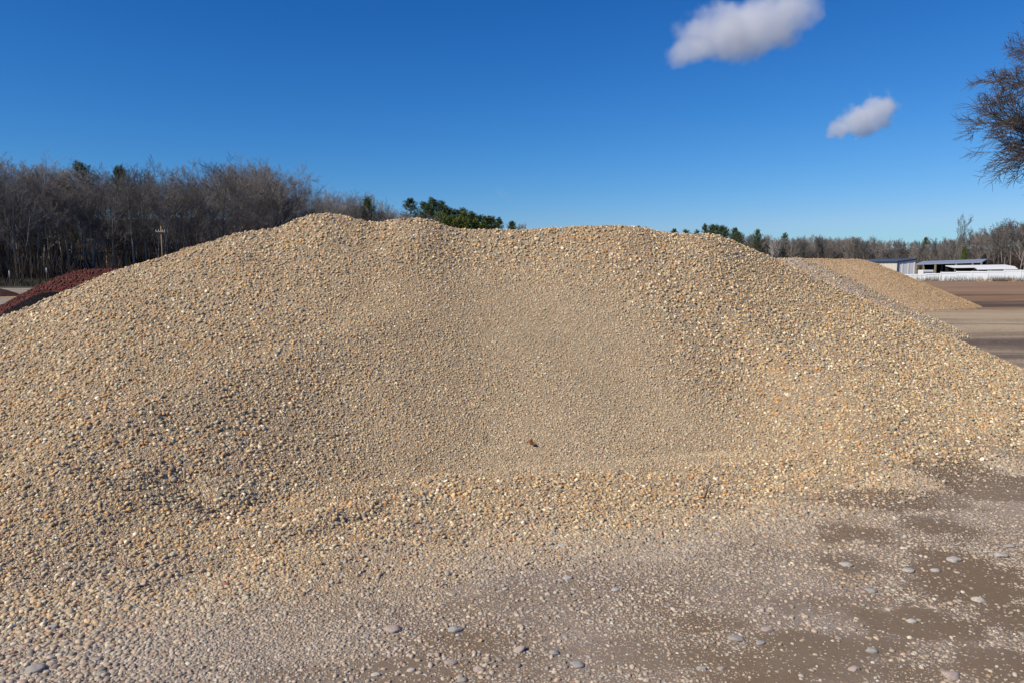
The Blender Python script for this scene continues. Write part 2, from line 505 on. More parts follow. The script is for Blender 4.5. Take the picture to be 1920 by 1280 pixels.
def pile_z(x, y):
    d = y; u = x / np.maximum(y, 0.1)
    dc = np.interp(u, _us, DC_T); dt = np.interp(u, _us, DT_T); zc = np.interp(u, _us, ZC_T); zs = np.interp(u, _us, ZC_S)
    t = (d - dt) / (dc - dt)
    # apron then face: how far the loader has bitten into the foot (strong in the middle)
    bite = sstep(-0.72, -0.02, u) * (1 - sstep(0.28, 0.52, u))
    tb = 0.16 + 0.12 * bite
    zb = (0.06 + 0.08 * (1 - bite))
    zb = np.minimum(zb, 0.5 * np.maximum(zc, 0.02))
    apron = zb * np.clip(t / tb, 0, 1) ** 1.05
    k = np.clip((t - tb - 0.035 * bite) / (1 - tb - 0.035 * bite), 0, 1)
    # face height follows the smoothed crest low down and the lumpy crest near the top
    top = zs + (zc - zs) * sstep(0.55, 1.0, k)
    face = zb + (top - zb) * (k ** (1.0 + 0.10 * bite))
    z = np.where(t < tb, apron, face)
    # rounded crest and back slope
    back = zc - 0.58 * (d - dc) * sstep(0, 0.5, d - dc) - 0.02 * np.clip(d - dc, 0, 9)
    z = np.where(d > dc, back, z)
    inside = sstep(-0.02, 0.12, t) * (1 - sstep(0.86, 1.0, k) * 0.85)
    # lumps, slumps and rills
    z = z + inside * (fbm(x * 0.55, y * 0.55, 21, 3) * 0.075 + fbm(x * 1.7, y * 1.7, 25, 3) * 0.035 * (1 - 0.5 * bite))
    # hollow of the scoop, right of centre
    hx, hy = 1.35, 7.0
    z = z - 0.11 * np.exp(-(((x - hx) / 1.7) ** 2 + ((y - hy) / 1.0) ** 2)) * inside * sstep(0.28, 0.48, t)
    # right rim of the scoop
    z = z + 0.09 * np.exp(-(((x - 3.05 - (7.4 - y) * 0.35) / 0.45) ** 2)) * sstep(6.0, 6.6, y) * (1 - sstep(8.4, 9.3, y)) * inside
    # diagonal shoulder on the left
    z = z + 0.05 * np.exp(-(((x + 2.3 + (5.9 - y) * 0.75) / 0.35) ** 2)) * sstep(4.9, 5.4, y) * (1 - sstep(7.2, 8.2, y))
    # broken scarp along the loader's cut
    q, la = cut_line(x, y, u, d)
    rough = np.exp(-(q / 0.30) ** 2) * la
    z = z + rough * (fbm(x * 3.3, y * 3.3, 35, 2, .6) * 0.085) + 0.035 * la * np.exp(-((q + 0.12) / 0.12) ** 2) - 0.030 * la * np.exp(-((q - 0.05) / 0.10) ** 2)
    t2 = t + fbm(x * 2.1, y * 2.1, 43, 3) * 0.05
    z = z - 0.03 - 0.22 * np.clip(0.02 - t2, 0, 0.6)
    return z


def cone_z(x, y, cx, cy, h, half, slope, rot=0.0, seed=1, lump=0.08):
    dx, dy = x - cx, y - cy
    a = dx * math.cos(rot) + dy * math.sin(rot); b = -dx * math.sin(rot) + dy * math.cos(rot)
    a = np.sign(a) * np.maximum(np.abs(a) - half, 0)
    r = np.hypot(a, b)
    w = fbm(x * 0.4, y * 0.4, seed, 3)
    z = h - slope * (np.sqrt(r * r + 0.12) - 0.35) + w * lump * 2.2 + fbm(x * 1.5, y * 1.5, seed + 9, 3) * lump * 0.7
    return z


# ------------------------------------------------------------------ ground sheet
rad = np.concatenate([np.geomspace(0.3, 2.4, 14)[:-1], np.linspace(2.4, 13, 170), np.geomspace(13.2, 5000, 110)])
ang = np.concatenate([np.linspace(-math.pi * 0.30, math.pi * 0.30, 240), np.linspace(math.pi * 0.30, math.pi * 1.70, 90)[1:]])
A, R = np.meshgrid(ang, rad, indexing='ij')
GX, GY = R * np.sin(A), R * np.cos(A)
GZ = ground_z(GX, GY)
gm = grid_mesh('ground', GX, GY, GZ)
grit = np.clip(0.9 + fbm(GX * 1.1, GY * 1.1, 51, 3) * 0.5 - mud(GX, GY) * 0.95, 0.07, 1)
vattr(gm, 'grit', grit); vattr(gm, 'mud', mud(GX, GY))
ground = obj('ground', gm, ground_material())
ground['kind'] = 'structure'
# close the small hole under the camera
hole = MB(); hole.quad(*[(0.33 * math.cos(t), 0.33 * math.sin(t), -0.004) for t in np.linspace(0, 2 * math.pi, 24, endpoint=False)])
obj('ground_under_tripod', hole.mesh('ground_under_tripod'), gm.materials[0])['kind'] = 'structure'


# ------------------------------------------------------------------ pebbles
def pebble_mesh(name, seed, squash, angular, mat, sub=2):
    bm = bmesh.new()
    bmesh.ops.create_icosphere(bm, subdivisions=sub, radius=0.5)
    r = random.Random(seed)
    planes = [(Vector((r.gauss(0, 1), r.gauss(0, 1), r.gauss(0, 1))).normalized(), r.uniform(0.30, 0.44)) for _ in range(7)]
    wob = [(Vector((r.gauss(0, 1), r.gauss(0, 1), r.gauss(0, 1))).normalized(), r.uniform(-0.09, 0.11)) for _ in range(5)]
    sx, sy, sz = squash
    for v in bm.verts:
        c = v.co.copy()
        for d, a in wob:
            c *= 1 + a * max(0, c.normalized().dot(d)) ** 2
        for d, h in planes:
            k = c.dot(d) - h
            if k > 0: c -= d * k * angular
        if sub == 3: c *= 1 + 0.24 * mnoise.noise(c * 3.1 + Vector((seed, 0, 0))) + 0.05 * mnoise.noise(c * 8 + Vector((seed, 3, 0)))
        v.co = Vector((c.x * sx, c.y * sy, c.z * sz))
    me = bpy.data.meshes.new(name)
    bm.to_mesh(me); bm.free()
    me.polygons.foreach_set('use_smooth', [True] * len(me.polygons))
    me.materials.append(mat)
    return me


def pebble_collection(name, mat, angular, sub=2):
    c = bpy.data.collections.new(name)
    for k in range(8):
        r = random.Random(k * 7 + 3)
        o = bpy.data.objects.new('pebble', pebble_mesh('pebble', k * 31 + 5, (r.uniform(1.0, 1.35), r.uniform(0.78, 1.0), r.uniform(0.5, 0.8)), angular * r.uniform(.6, 1.1), mat, sub))
        c.objects.link(o)
    return c


PEB = pebble_collection('pebble_shapes', M_STONE, 0.95)
PEA = pebble_collection('pea_shapes', stone_material('pea_gravel', TAN, gain=0.95), 0.8, 1)
GREYC = pebble_collection('grey_shapes', stone_material('grey_stone', GREYG, gain=0.92), 0.8, 1)
CHIP = pebble_collection('chip_shapes', M_REDCHIP, 1.0, 1)


def scatter(o, coll, seed, tilt=0.7, lift=(-0.25, 0.35), keep=False):
    ng = bpy.data.node_groups.new('scatter', 'GeometryNodeTree')
    ng.interface.new_socket('Geometry', in_out='INPUT', socket_type='NodeSocketGeometry')
    ng.interface.new_socket('Geometry', in_out='OUTPUT', socket_type='NodeSocketGeometry')
    n = ng.nodes; L = ng.links.new
    gi, go = n.new('NodeGroupInput'), n.new('NodeGroupOutput')
    ds = n.new('GeometryNodeDistributePointsOnFaces')
    ds.inputs['Seed'].default_value = seed

    def named(nm):
        a = n.new('GeometryNodeInputNamedAttribute'); a.data_type = 'FLOAT'; a.inputs['Name'].default_value = nm
        return a.outputs['Attribute']
    L(gi.outputs[0], ds.inputs['Mesh']); L(named('dens'), ds.inputs['Density'])

    def rnd(t, lo, hi, s):
        a = n.new('FunctionNodeRandomValue'); a.data_type = t
        if t == 'FLOAT_VECTOR':
            a.inputs[0].default_value = lo; a.inputs[1].default_value = hi; out = a.outputs[0]
        elif t == 'INT':
            a.inputs[4].default_value = lo; a.inputs[5].default_value = hi; out = a.outputs[2]
        else:
            a.inputs[2].default_value = lo; a.inputs[3].default_value = hi; out = a.outputs[1]
        a.inputs['Seed'].default_value = s
        return out

    def m(op, a, b):
        k = n.new('ShaderNodeMath'); k.operation = op
        for i, v in enumerate((a, b)):
            if isinstance(v, (int, float)): k.inputs[i].default_value = v
            else: L(v, k.inputs[i])
        return k.outputs[0]
    size = m('MULTIPLY', named('size'), m('ADD', 0.55, m('MULTIPLY', 1.65, m('POWER', rnd('FLOAT', 0, 1, seed + 1), 3.6))))
    # lift along the surface normal
    nrm = ds.outputs['Normal']
    sc = n.new('ShaderNodeVectorMath'); sc.operation = 'SCALE'
    L(nrm, sc.inputs[0]); L(m('MULTIPLY', size, rnd('FLOAT', lift[0], lift[1], seed + 2)), sc.inputs['Scale'])
    sp = n.new('GeometryNodeSetPosition'); L(ds.outputs['Points'], sp.inputs[0]); L(sc.outputs[0], sp.inputs['Offset'])
    ip = n.new('GeometryNodeInstanceOnPoints'); L(sp.outputs[0], ip.inputs['Points'])
    ci = n.new('GeometryNodeCollectionInfo'); ci.inputs['Collection'].default_value = coll
    ci.inputs['Separate Children'].default_value = True; ci.inputs['Reset Children'].default_value = True
    L(ci.outputs[0], ip.inputs['Instance']); ip.inputs['Pick Instance'].default_value = True
    L(rnd('INT', 0, 7, seed + 3), ip.inputs['Instance Index'])
    er = n.new('FunctionNodeEulerToRotation'); L(rnd('FLOAT_VECTOR', (-tilt, -tilt, 0), (tilt, tilt, 6.283), seed + 4), er.inputs[0])
    rr = n.new('FunctionNodeRotateRotation'); rr.rotation_space = 'LOCAL'
    L(ds.outputs['Rotation'], rr.inputs[0]); L(er.outputs[0], rr.inputs[1])
    L(rr.outputs[0], ip.inputs['Rotation'])
    L(size, ip.inputs['Scale'])
    L(ip.outputs[0], go.inputs[0])
    mod = o.modifiers.new('scatter', 'NODES'); mod.node_group = ng
    return o


# ------------------------------------------------------------------ the great pile
uu = np.concatenate([np.linspace(-1.15, -0.75, 50), np.linspace(-0.745, 0.745, 420), np.linspace(0.75, 1.02, 40)])
dd = np.concatenate([np.linspace(2.7, 10.9, 330), np.linspace(10.95, 15.5, 50)])
U, D = np.meshgrid(uu, dd, indexing='ij')
PX, PY = U * D, D
PZ = pile_z(PX, PY)
gz = ground_z(PX, PY)
PZ = np.maximum(PZ, gz - 0.05)
pile = empty('gravel_pile', (0, 7.5, 0))
tag(pile, 'huge tan and grey river gravel pile filling the middle of the yard', 'gravel pile')
pm = grid_mesh('mound', PX, PY - 7.5, PZ)
vattr(pm, 'mud', mud(PX, PY)); mound = obj('mound', pm, M_PILE, pile)
dcq = np.interp(U, _us, DC_T); dtq = np.interp(U, _us, DT_T)
tq = (D - dtq) / (dcq - dtq)
px_ = np.interp(U, [-0.7, 0.7], [-20, 1940])
# the scoop holds finer gravel than the flanks and the crest
scoop = sstep(-0.42, -0.12, U + (tq - .5) * 0.16) * (1 - sstep(0.12, 0.30, U - (0.62 - tq) * 0.42)) * sstep(-0.06, 0.10, cut_line(PX, PY, U, D)[0]) * (1 - sstep(0.72, 0.98, tq))
scoop = np.clip(scoop + fbm(PX * 0.9, PY * 0.9, 61, 3) * 0.35 * sstep(0.02, 0.3, scoop), 0, 1)
size = (0.0145 + 0.0040 * sstep(4, 9, D)) * (1 - 0.47 * scoop) * (1 + fbm(PX * 0.8, PY * 0.8, 63, 3) * 0.30)
size = np.clip(size, 0.0085, 0.03)
edge = sstep(-0.03, 0.10, tq)
vis = (tq > -0.04) & (D < dcq + 1.1) & (np.abs(U) < 0.86) & (PZ > gz - 0.012)
dens = np.where(vis, (1 - 0.72 * mud(PX, PY)) * 1.25 / (size * size) * (0.30 + 0.70 * sstep(-0.03, 0.16, tq + fbm(PX * 1.8, PY * 1.8, 73, 3) * 0.12)), 0)
tint = np.clip(0.62 * (1 - sstep(-0.02, 0.12, tq + fbm(PX * 1.5, PY * 1.5, 71, 3) * 0.16)) + 0.0 * scoop, 0, 1)
sand = np.clip(scoop * (0.25 + 0.45 * sstep(-0.2, 0.12, U)) , 0, 1)
pg_sel = slice(None, None, 2)
pebm = grid_mesh('pebbles', PX[pg_sel, pg_sel], (PY - 7.5)[pg_sel, pg_sel], PZ[pg_sel, pg_sel])
vattr(pebm, 'dens', dens[pg_sel, pg_sel]); vattr(pebm, 'size', size[pg_sel, pg_sel]); vattr(pebm, 'tint', tint[pg_sel, pg_sel]); vattr(pebm, 'sand', sand[pg_sel, pg_sel])
peb = obj('pebbles', pebm, M_STONE, pile)
peb['kind'] = 'stuff'
scatter(peb, PEB, 5)

# ------------------------------------------------------------------ loose gravel trodden into the ground
uu = np.linspace(-0.86, 0.86, 260); dd = np.concatenate([np.linspace(2.45, 8, 220), np.linspace(8.05, 15, 60)])
U, D = np.meshgrid(uu, dd, indexing='ij')
KX, KY = U * D, D
KZ = np.maximum(ground_z(KX, KY), pile_z(KX, KY))
dtq = np.interp(U, _us, DT_T); dcq = np.interp(U, _us, DC_T); tq = (D - dtq)
mu = mud(KX, KY)
patch = np.clip(0.62 + fbm(KX * 1.4, KY * 1.4, 81, 4) * 0.9, 0.12, 1.15)
lsize = np.clip(0.0125 * (1 + fbm(KX * 1.1, KY * 1.1, 83, 3) * 0.6), 0.008, 0.020)
out = tq + fbm(KX * 2.3, KY * 2.3, 93, 3) * 0.5 < 0.35
near = 1 + 2.2 * sstep(-0.8, 0.05, tq + fbm(KX * 1.6, KY * 1.6, 89, 3) * 0.5)
leftd = 1 + 0.9 * (1 - sstep(-0.5, 0.05, U))
clump = np.clip(0.35 + fbm(KX * 5, KY * 5, 85, 3) * 1.4, 0.06, 1)
ldens = np.where(out, 0.80 / (lsize ** 2) * patch * near * leftd * np.maximum(np.clip(1 - 1.02 * mu, 0.03, 1), 0.28 * clump), 0) * (1 - 0.85 * sstep(9, 14, D))
lg = grid_mesh('loose_gravel', KX, KY, KZ)
vattr(lg, 'dens', ldens); vattr(lg, 'size', lsize)
vattr(lg, 'tint', np.clip(0.30 + 0.55 * sstep(0.25, -0.35, tq) + fbm(KX, KY, 87, 3) * 0.35, 0, 1) * 0.9)
lo = obj('loose_gravel', lg, M_STONE)
tag(lo, 'dusty grey and tan gravel trodden into the bare ground in front of the big pile', 'loose gravel', kind='stuff')
scatter(lo, PEB, 19, tilt=0.3, lift=(-0.22, 0.12))

# ------------------------------------------------------------------ cobbles one can pick out
COBBLE_COLS = {'grey': (0.34, 0.315, 0.28), 'pale grey': (0.44, 0.41, 0.365), 'pinkish grey': (0.42, 0.335, 0.285), 'blue grey': (0.335, 0.325, 0.30),
               'pale': (0.52, 0.46, 0.38), 'red': (0.42, 0.13, 0.10), 'tan': (0.50, 0.38, 0.23), 'dark grey': (0.16, 0.16, 0.16)}
cob_mats = {}
for k, c in COBBLE_COLS.items():
    cm, nt, p = mat_new('cobble_' + k.replace(' ', '_'))
    tc = N(nt, 'ShaderNodeTexCoord')
    f = noise(nt, tc.outputs['Object'], 45.0, 6, 0.7); f2 = noise(nt, tc.outputs['Object'], 9.0, 3)
    v = mixc(nt, f, tuple(x * .72 for x in c), tuple(min(1, x * 1.2) for x in c))
    v = mixc(nt, mrange(nt, f2, 0.45, 0.65, 0, 0.75), v, (0.30, 0.245, 0.19))
    nt.links.new(v, p.inputs['Base Color'])
    bp = N(nt, 'ShaderNodeBump'); bp.inputs['Strength'].default_value = 0.3; bp.inputs['Distance'].default_value = 0.004
    p.inputs['Specular IOR Level'].default_value = 0.08; p.inputs['Roughness'].default_value = 0.95
    nt.links.new(f, bp.inputs['Height']); nt.links.new(bp.outputs[0], p.inputs['Normal'])
    cob_mats[k] = cm
# px, py, width px, colour, label
COBBLES = [
    (845, 1247, 29, 'pinkish grey', 'rounded pinkish grey cobble at the bottom edge, left of its oval twin'),
    (898, 1257, 26, 'pinkish grey', 'oval pinkish grey cobble at the bottom edge, right one of a close pair'),
    (853, 1184, 36, 'blue grey', 'long flat blue grey stone lying on the dirt above the two pinkish cobbles'),
    (737, 1185, 34, 'pinkish grey', 'flat pinkish stone left of the long blue grey stone'),
    (687, 1194, 17, 'blue grey', 'small round blue grey stone beside the flat pinkish stone'),
    (1082, 1247, 32, 'blue grey', 'big rounded blue grey cobble at the bottom middle of the ground'),
    (1040, 1228, 26, 'grey', 'flat half buried grey stone just left of the big blue grey cobble'),
    (973, 1222, 30, 'pinkish grey', 'tilted pink and grey stone with a black shadow at its right'),
    (900, 1203, 13, 'tan', 'small upright tan stone with a dark shadow above the oval cobble'),
    (1064, 1086, 20, 'pale grey', 'pale flat stone where the pile foot meets the trodden ground'),
    (1153, 1108, 18, 'pale grey', 'pale oval stone on trodden gravel below the middle of the pile'),
    (1054, 1024, 22, 'pale grey', 'whitish flat stone lying on the lower apron of the pile'),
    (868, 1276, 26, 'grey', 'grey stone cut by the bottom edge under the pinkish pair'),
    (705, 1268, 20, 'pale', 'pale oval stone at the bottom edge, left of a cream one'),
    (770, 1259, 20, 'pale', 'cream rounded stone at the bottom edge between grey stones'),
    (97, 1176, 25, 'pale grey', 'pale smooth oval stone at the lower left pile foot'),
    (64, 1257, 42, 'grey', 'longest flat grey stone in the lower left corner'),
    (62, 1192, 12, 'blue grey', 'small round grey stone above the longest flat stone'),
    (192, 1265, 24, 'grey', 'half sunk grey stone at the bottom left edge'),
    (424, 1097, 18, 'red', 'single red stone on the left foot of the pile'),
    (268, 1092, 14, 'pale', 'white pebble on the left slope, left of the red stone'),
    (1437, 1182, 30, 'pinkish grey', 'round pink cobble on brown dirt at lower right of centre'),
    (1380, 1199, 34, 'grey', 'broad grey cobble just left of the round pink cobble'),
    (1425, 1208, 22, 'blue grey', 'bluish flat stone right under the round pink cobble'),
    (1633, 1108, 26, 'blue grey', 'blue grey stone at the edge of the brown mud patch'),
    (1788, 1052, 30, 'pale grey', 'flat pale stone between the two upper mud patches'),
    (1876, 1043, 28, 'pale grey', 'large pale flat stone near the right edge, lower of two'),
    (1892, 1026, 24, 'grey', 'grey flat stone near the right edge, upper of two'),
    (1702, 1071, 28, 'pale grey', 'pale stone at the left tip of the upper mud patch'),
    (1755, 1070, 22, 'pale grey', 'small pale slab inside the upper mud patch'),
    (1587, 1061, 28, 'pale grey', 'long pale stone on gravel left of the mud'),
    (1710, 1168, 24, 'pale grey', 'pale oval stone standing out of the lower mud patch'),
    (1835, 1128, 30, 'pale', 'whitest flat stone right of the lower mud patch'),
    (1345, 1002, 16, 'pale grey', 'pale stone on the gravel apron at right of centre'),
    (1784, 1271, 44, 'pinkish grey', 'largest pinkish slab at the bottom right edge'),
    (1602, 1257, 24, 'pinkish grey', 'pinkish oval stone left of the largest slab'),
    (1635, 1222, 30, 'blue grey', 'pair-like bluish flat stone above the pinkish oval stone'),
    (1316, 1259, 24, 'blue grey', 'bluish stone at the bottom edge right of the big cobble'),
    (1352, 1254, 20, 'pinkish grey', 'pinkish stone at the bottom edge beside a bluish one'),
]


def gz1(x, y): return float(ground_z(np.array([x]), np.array([y]))[0])


def pile_surface(x, y):
    xx, yy = np.array([x]), np.array([y])
    return float(max(pile_z(xx, yy)[0], ground_z(xx, yy)[0]))


def drop(px, py):
    u, s = ray(px, py)
    lo_ = 2.3
    prev = lo_
    for Y in np.arange(lo_, 16, 0.02):
        if CAM_H + s * Y <= pile_surface(u * Y, Y):
            return Vector((u * Y, Y, pile_surface(u * Y, Y)))
    return on_ground(px, py)


for i, (px, py, w, colr, label) in enumerate(COBBLES):
    g = drop(px, py)
    wid = w / FOC * g.y / 1.25
    r = random.Random(i + 100)
    me = pebble_mesh('cobble', 400 + i, (1.15, r.uniform(.72, .95), r.uniform(.38, .55)), 0.6, cob_mats[colr], 3)
    o = obj('cobble', me)
    o.scale = (wid, wid, wid)
    o.rotation_euler = (r.uniform(-.12, .12), r.uniform(-.12, .12), r.uniform(-.35, .35))
    if 'tilted' in label: o.rotation_euler = (0.1, -0.45, 0.3)
    if 'upright' in label: o.rotation_euler = (0.2, -0.9, 0.2)
    o.location = (g.x, g.y, g.z + wid * 0.07)
    tag(o, label, 'stone', 'larger stones on the ground and the pile foot')

# dead leaf and twig on the gravel
leaf_m = simple_mat('dead_leaf', (0.22, 0.10, 0.035), 0.7, 0.3, 60)
g = drop(996, 836)
lf = MB()
rows_ = 9
for a in range(rows_):
    t = a / (rows_ - 1); w = 0.022 * math.sin(math.pi * min(1, t * 0.92 + 0.06)) * (1 + 0.25 * math.sin(t * 17))
    zz = 0.012 * math.sin(t * 5.5)
    for sgn in (-1, 0, 1):
        lf.v.append((t * 0.075 - 0.037, sgn * w, zz + 0.014 * abs(sgn)))
for a in range(rows_ - 1):
    for b in (0, 1):
        lf.f.append((a * 3 + b, a * 3 + 3 + b, a * 3 + 4 + b, a * 3 + 1 + b))
o = obj('dead_leaf', lf.mesh('dead_leaf', True), leaf_m)
sm_ = o.modifiers.new('thickness', 'SOLIDIFY'); sm_.thickness = 0.0012
o.location = (g.x, g.y - 0.01, g.z + 0.024); o.rotation_euler = (0.5, 0.1, -0.35)
tag(o, 'curled orange brown dead leaf lying at the foot of the scooped face', 'leaf')
tw = MB()
tw.tube([Vector((0, 0, 0)), Vector((0.02, 0.03, 0.02)), Vector((0.035, 0.08, 0.028)), Vector((0.06, 0.12, 0.045))], [0.007, 0.005, 0.004, 0.002], 6, True)
tw.tube([Vector((0.035, 0.08, 0.028)), Vector((0.02, 0.11, 0.04))], [0.003, 0.0015], 5, True)
g = drop(1322, 934)
o = obj('twig', tw.mesh('twig', True), simple_mat('twig_bark', (0.07, 0.03, 0.018), 0.8, 0.3, 80), loc=(g.x, g.y, g.z + 0.015))
tag(o, 'short dark brown twig lying on the apron right of centre', 'twig')


# ------------------------------------------------------------------ the other piles
def heap(name, px0, px1, y0, y1, fn, mat, label, cat, n=150, chips=None, chip_size=0.035, chip_dens=500, kid='chips', tint=0.1, ox=0, oy=0):
    X, Y = np.meshgrid(np.linspace(px0, px1, n), np.linspace(y0, y1, n), indexing='ij')
    Z = fn(X, Y)
    Z = np.where(Z < 0.0, -0.08 + 0 * Z, Z)
    me = grid_mesh(name, X - ox, Y - oy, Z)
    if chips is None:
        o = obj(name, me, mat, loc=(ox, oy, 0))
        return tag(o, label, cat)
    e = empty(name, (ox, oy, 0)); tag(e, label, cat)
    obj('mound', me, mat, e)
    m2 = grid_mesh(kid, X - ox, Y - oy, Z)
    vattr(m2, 'dens', np.where(Z > 0.0, chip_dens, 0)); vattr(m2, 'size', np.full(X.shape, chip_size)); vattr(m2, 'tint', np.full(X.shape, tint))
    c = obj(kid, m2, mat, e); c['kind'] = 'stuff'
    scatter(c, chips, 41 + len(name))
    return e


heap('red_rock_pile', -16, -2.5, 11.5, 20.5, lambda x, y: cone_z(x, y, -6.95, 16, 1.60, 2.2, 0.60, 0.0, 101, 0.04), M_RED,
     'dark red rock pile half hidden behind the left shoulder of the gravel pile', 'rock pile', 170, CHIP, 0.026, 1600, 'chips', 0.0, -7.4, 16)
heap('mulch_heap', -11.5, -6.5, 11.4, 14.6, lambda x, y: cone_z(x, y, -7.85, 12.9, 1.17, 0.1, 0.72, 0.3, 121, 0.03), M_SHADE_HEAP,  # added heap, shaped and blackened to stand in for the shaded gap
     'small black heap standing in for the shade between the red pile and the gravel pile', 'shade stand-in', 80, None, ox=-8.45, oy=13.0)
heap('tan_gravel_pile', 8.5, 21.5, 28.5, 40, lambda x, y: cone_z(x, y, 14.55, 34.2, 2.06, 1.2, 0.46, -0.1, 131, 0.04), M_TAN,
     'smooth tan pea gravel pile standing behind the right flank, before the metal shed', 'gravel pile', 200, PEA, 0.03, 700, 'pebbles', 0.0, 15.0, 34.2)
heap('grey_gravel_pile', 0.5, 13.5, 15, 25, lambda x, y: cone_z(x, y, 6.0, 20.0, 1.86, 1.6, 0.50, 0.0, 141, 0.035), M_GREYG,
     'greyer low gravel pile peeking out between the big pile and the tan pile', 'gravel pile', 170, GREYC, 0.03, 800, 'pebbles', 0.1, 6.0, 20.0)
heap('mulch_mound', -34, -28, 41, 49, lambda x, y: cone_z(x, y, -31.7, 45, 0.52, 0.5, 0.45, 0.2, 151, 0.05), M_MOUND,
     'low reddish brown mulch mound on the sandy lane at the left edge', 'mulch mound', 70, None, ox=-31.7, oy=45)


# ------------------------------------------------------------------ trees
def bark(name, c, var=0.35):
    m, nt, p = mat_new(name)
    tc = N(nt, 'ShaderNodeTexCoord'); oi = N(nt, 'ShaderNodeObjectInfo')
    mp = N(nt, 'ShaderNodeMapping'); mp.inputs['Scale'].default_value = (1, 1, 0.25)
    nt.links.new(tc.outputs['Object'], mp.inputs[0])
    f = noise(nt, mp.outputs[0], 6.0, 6, 0.7)
    v = mixc(nt, f, tuple(x * (1 - var) for x in c), tuple(x * (1 + var) for x in c))
    v = mixc(nt, 1.0, v, mixc(nt, oi.outputs['Random'], (0.5, 0.51, 0.53), (1.6, 1.52, 1.46)), 'MULTIPLY')
    nt.links.new(v, p.inputs['Base Color'])
    p.inputs['Roughness'].default_value = 0.9
    return m


M_TRUNK = bark('grey_bark', (0.20, 0.18, 0.16))
M_TWIG = bark('twig_bark_grey', (0.20, 0.185, 0.168), 0.25)
M_OAK = bark('oak_bark', (0.058, 0.05, 0.048), 0.3)
M_PALE = bark('pale_bark', (0.30, 0.28, 0.26), 0.25)
M_PINEBARK = bark('pine_bark', (0.11, 0.075, 0.055))


def needles(name, a, b):
    m, nt, p = mat_new(name)
    g = N(nt, 'ShaderNodeNewGeometry'); oi = N(nt, 'ShaderNodeObjectInfo')
    v = mixc(nt, g.outputs['Random Per Island'], a, b)
    v = mixc(nt, 1.0, v, mixc(nt, oi.outputs['Random'], (0.8, 0.85, 0.8), (1.2, 1.15, 1.1)), 'MULTIPLY')
    nt.links.new(v, p.inputs['Base Color'])
    p.inputs['Roughness'].default_value = 0.6
    return m


M_NEEDLE = needles('pine_needles', (0.03, 0.055, 0.02), (0.10, 0.135, 0.045))
M_NEEDLE_Y = needles('young_pine_needles', (0.07, 0.10, 0.022), (0.17, 0.20, 0.05))


def bend(d, ang, r, az=None):
    d = d.normalized()
    a = d.orthogonal().normalized()
    a = Matrix.Rotation(r.uniform(0, 6.283) if az is None else az, 3, d) @ a
    return (Matrix.Rotation(ang, 3, a) @ d).normalized()


def bare_tree(seed, h=16.0, spread=1.0, trunk_top=0.72, first=0.32, levels=(13, 7, 6, 5), r0=0.17, twig_r=0.013, up=0.45, len1=0.36, sag=0.0):
    """returns (trunk MB, crown MB): boughs fork into branches, branches into twigs"""
    r = random.Random(seed)
    T, C = MB(), MB()
    LV = len(levels)

    def grow(p, d, L, rad, lev, mb, wob, upw):
        n = (9, 6, 4, 3, 2)[lev] if lev < 5 else 2
        pts = [p.copy()]; rd = [rad]; dirs = [d.copy()]
        tip = max(rad * 0.35, twig_r * 0.45) if lev else rad * 0.25
        for i in range(n):
            d = (d + Vector((r.gauss(0, wob), r.gauss(0, wob), r.gauss(0, wob * .7) + upw / n))).normalized()
            p = p + d * (L / n)
            pts.append(p.copy()); dirs.append(d.copy())
            rd.append(rad + (tip - rad) * ((i + 1) / n) ** 0.8)
        mb.tube(pts, rd, (7, 5, 4, 3, 3)[min(lev, 4)])
        if lev >= LV: return
        k = max(2, int(levels[lev] * r.uniform(0.75, 1.25)))
        for j in range(k):
            if lev == 0: f = first + (1 - first) * ((j + r.uniform(0, .8)) / k) ** 0.85
            else: f = 0.22 + 0.78 * ((j + r.uniform(0.1, .9)) / k)
            f = min(f, 0.995)
            q = f * n; i0 = min(int(q), n - 1); fr = q - i0
            pp = pts[i0].lerp(pts[i0 + 1], fr); dd_ = dirs[i0 + 1]
            rr_ = rd[i0] + (rd[i0 + 1] - rd[i0]) * fr
            if lev == 0:
                ang = math.radians(r.uniform(28, 58) - 14 * f) * spread
                LL = h * len1 * (1.12 - 0.55 * f) * r.uniform(.75, 1.2)
                cr = rr_ * r.uniform(.38, .6)
            else:
                ang = math.radians(r.uniform(22, 55))
                LL = L * r.uniform(.38, .62) * (1.1 - 0.35 * f)
                cr = max(rr_ * r.uniform(.4, .62), twig_r)
            if lev == LV - 1: cr = twig_r
            nd = bend(dd_, ang, r, (j * 2.4 + r.uniform(-.5, .5)) if lev == 0 else None)
            grow(pp, nd, LL, cr, lev + 1, C, 0.10 + 0.03 * lev, (up if lev < 2 else up * 0.5) - (sag if lev >= 1 else 0))
    grow(Vector((0, 0, -0.1)), Vector((r.gauss(0, .03), r.gauss(0, .03), 1)).normalized(), h * trunk_top, r0, 0, T, 0.045, 0.1)
    # bring the crown to the wanted height
    zmax = max(v[2] for v in C.v); k = h / zmax
    for mb in (T, C): mb.v = [(x * k, y * k, z * k) for x, y, z in mb.v]
    return T, C


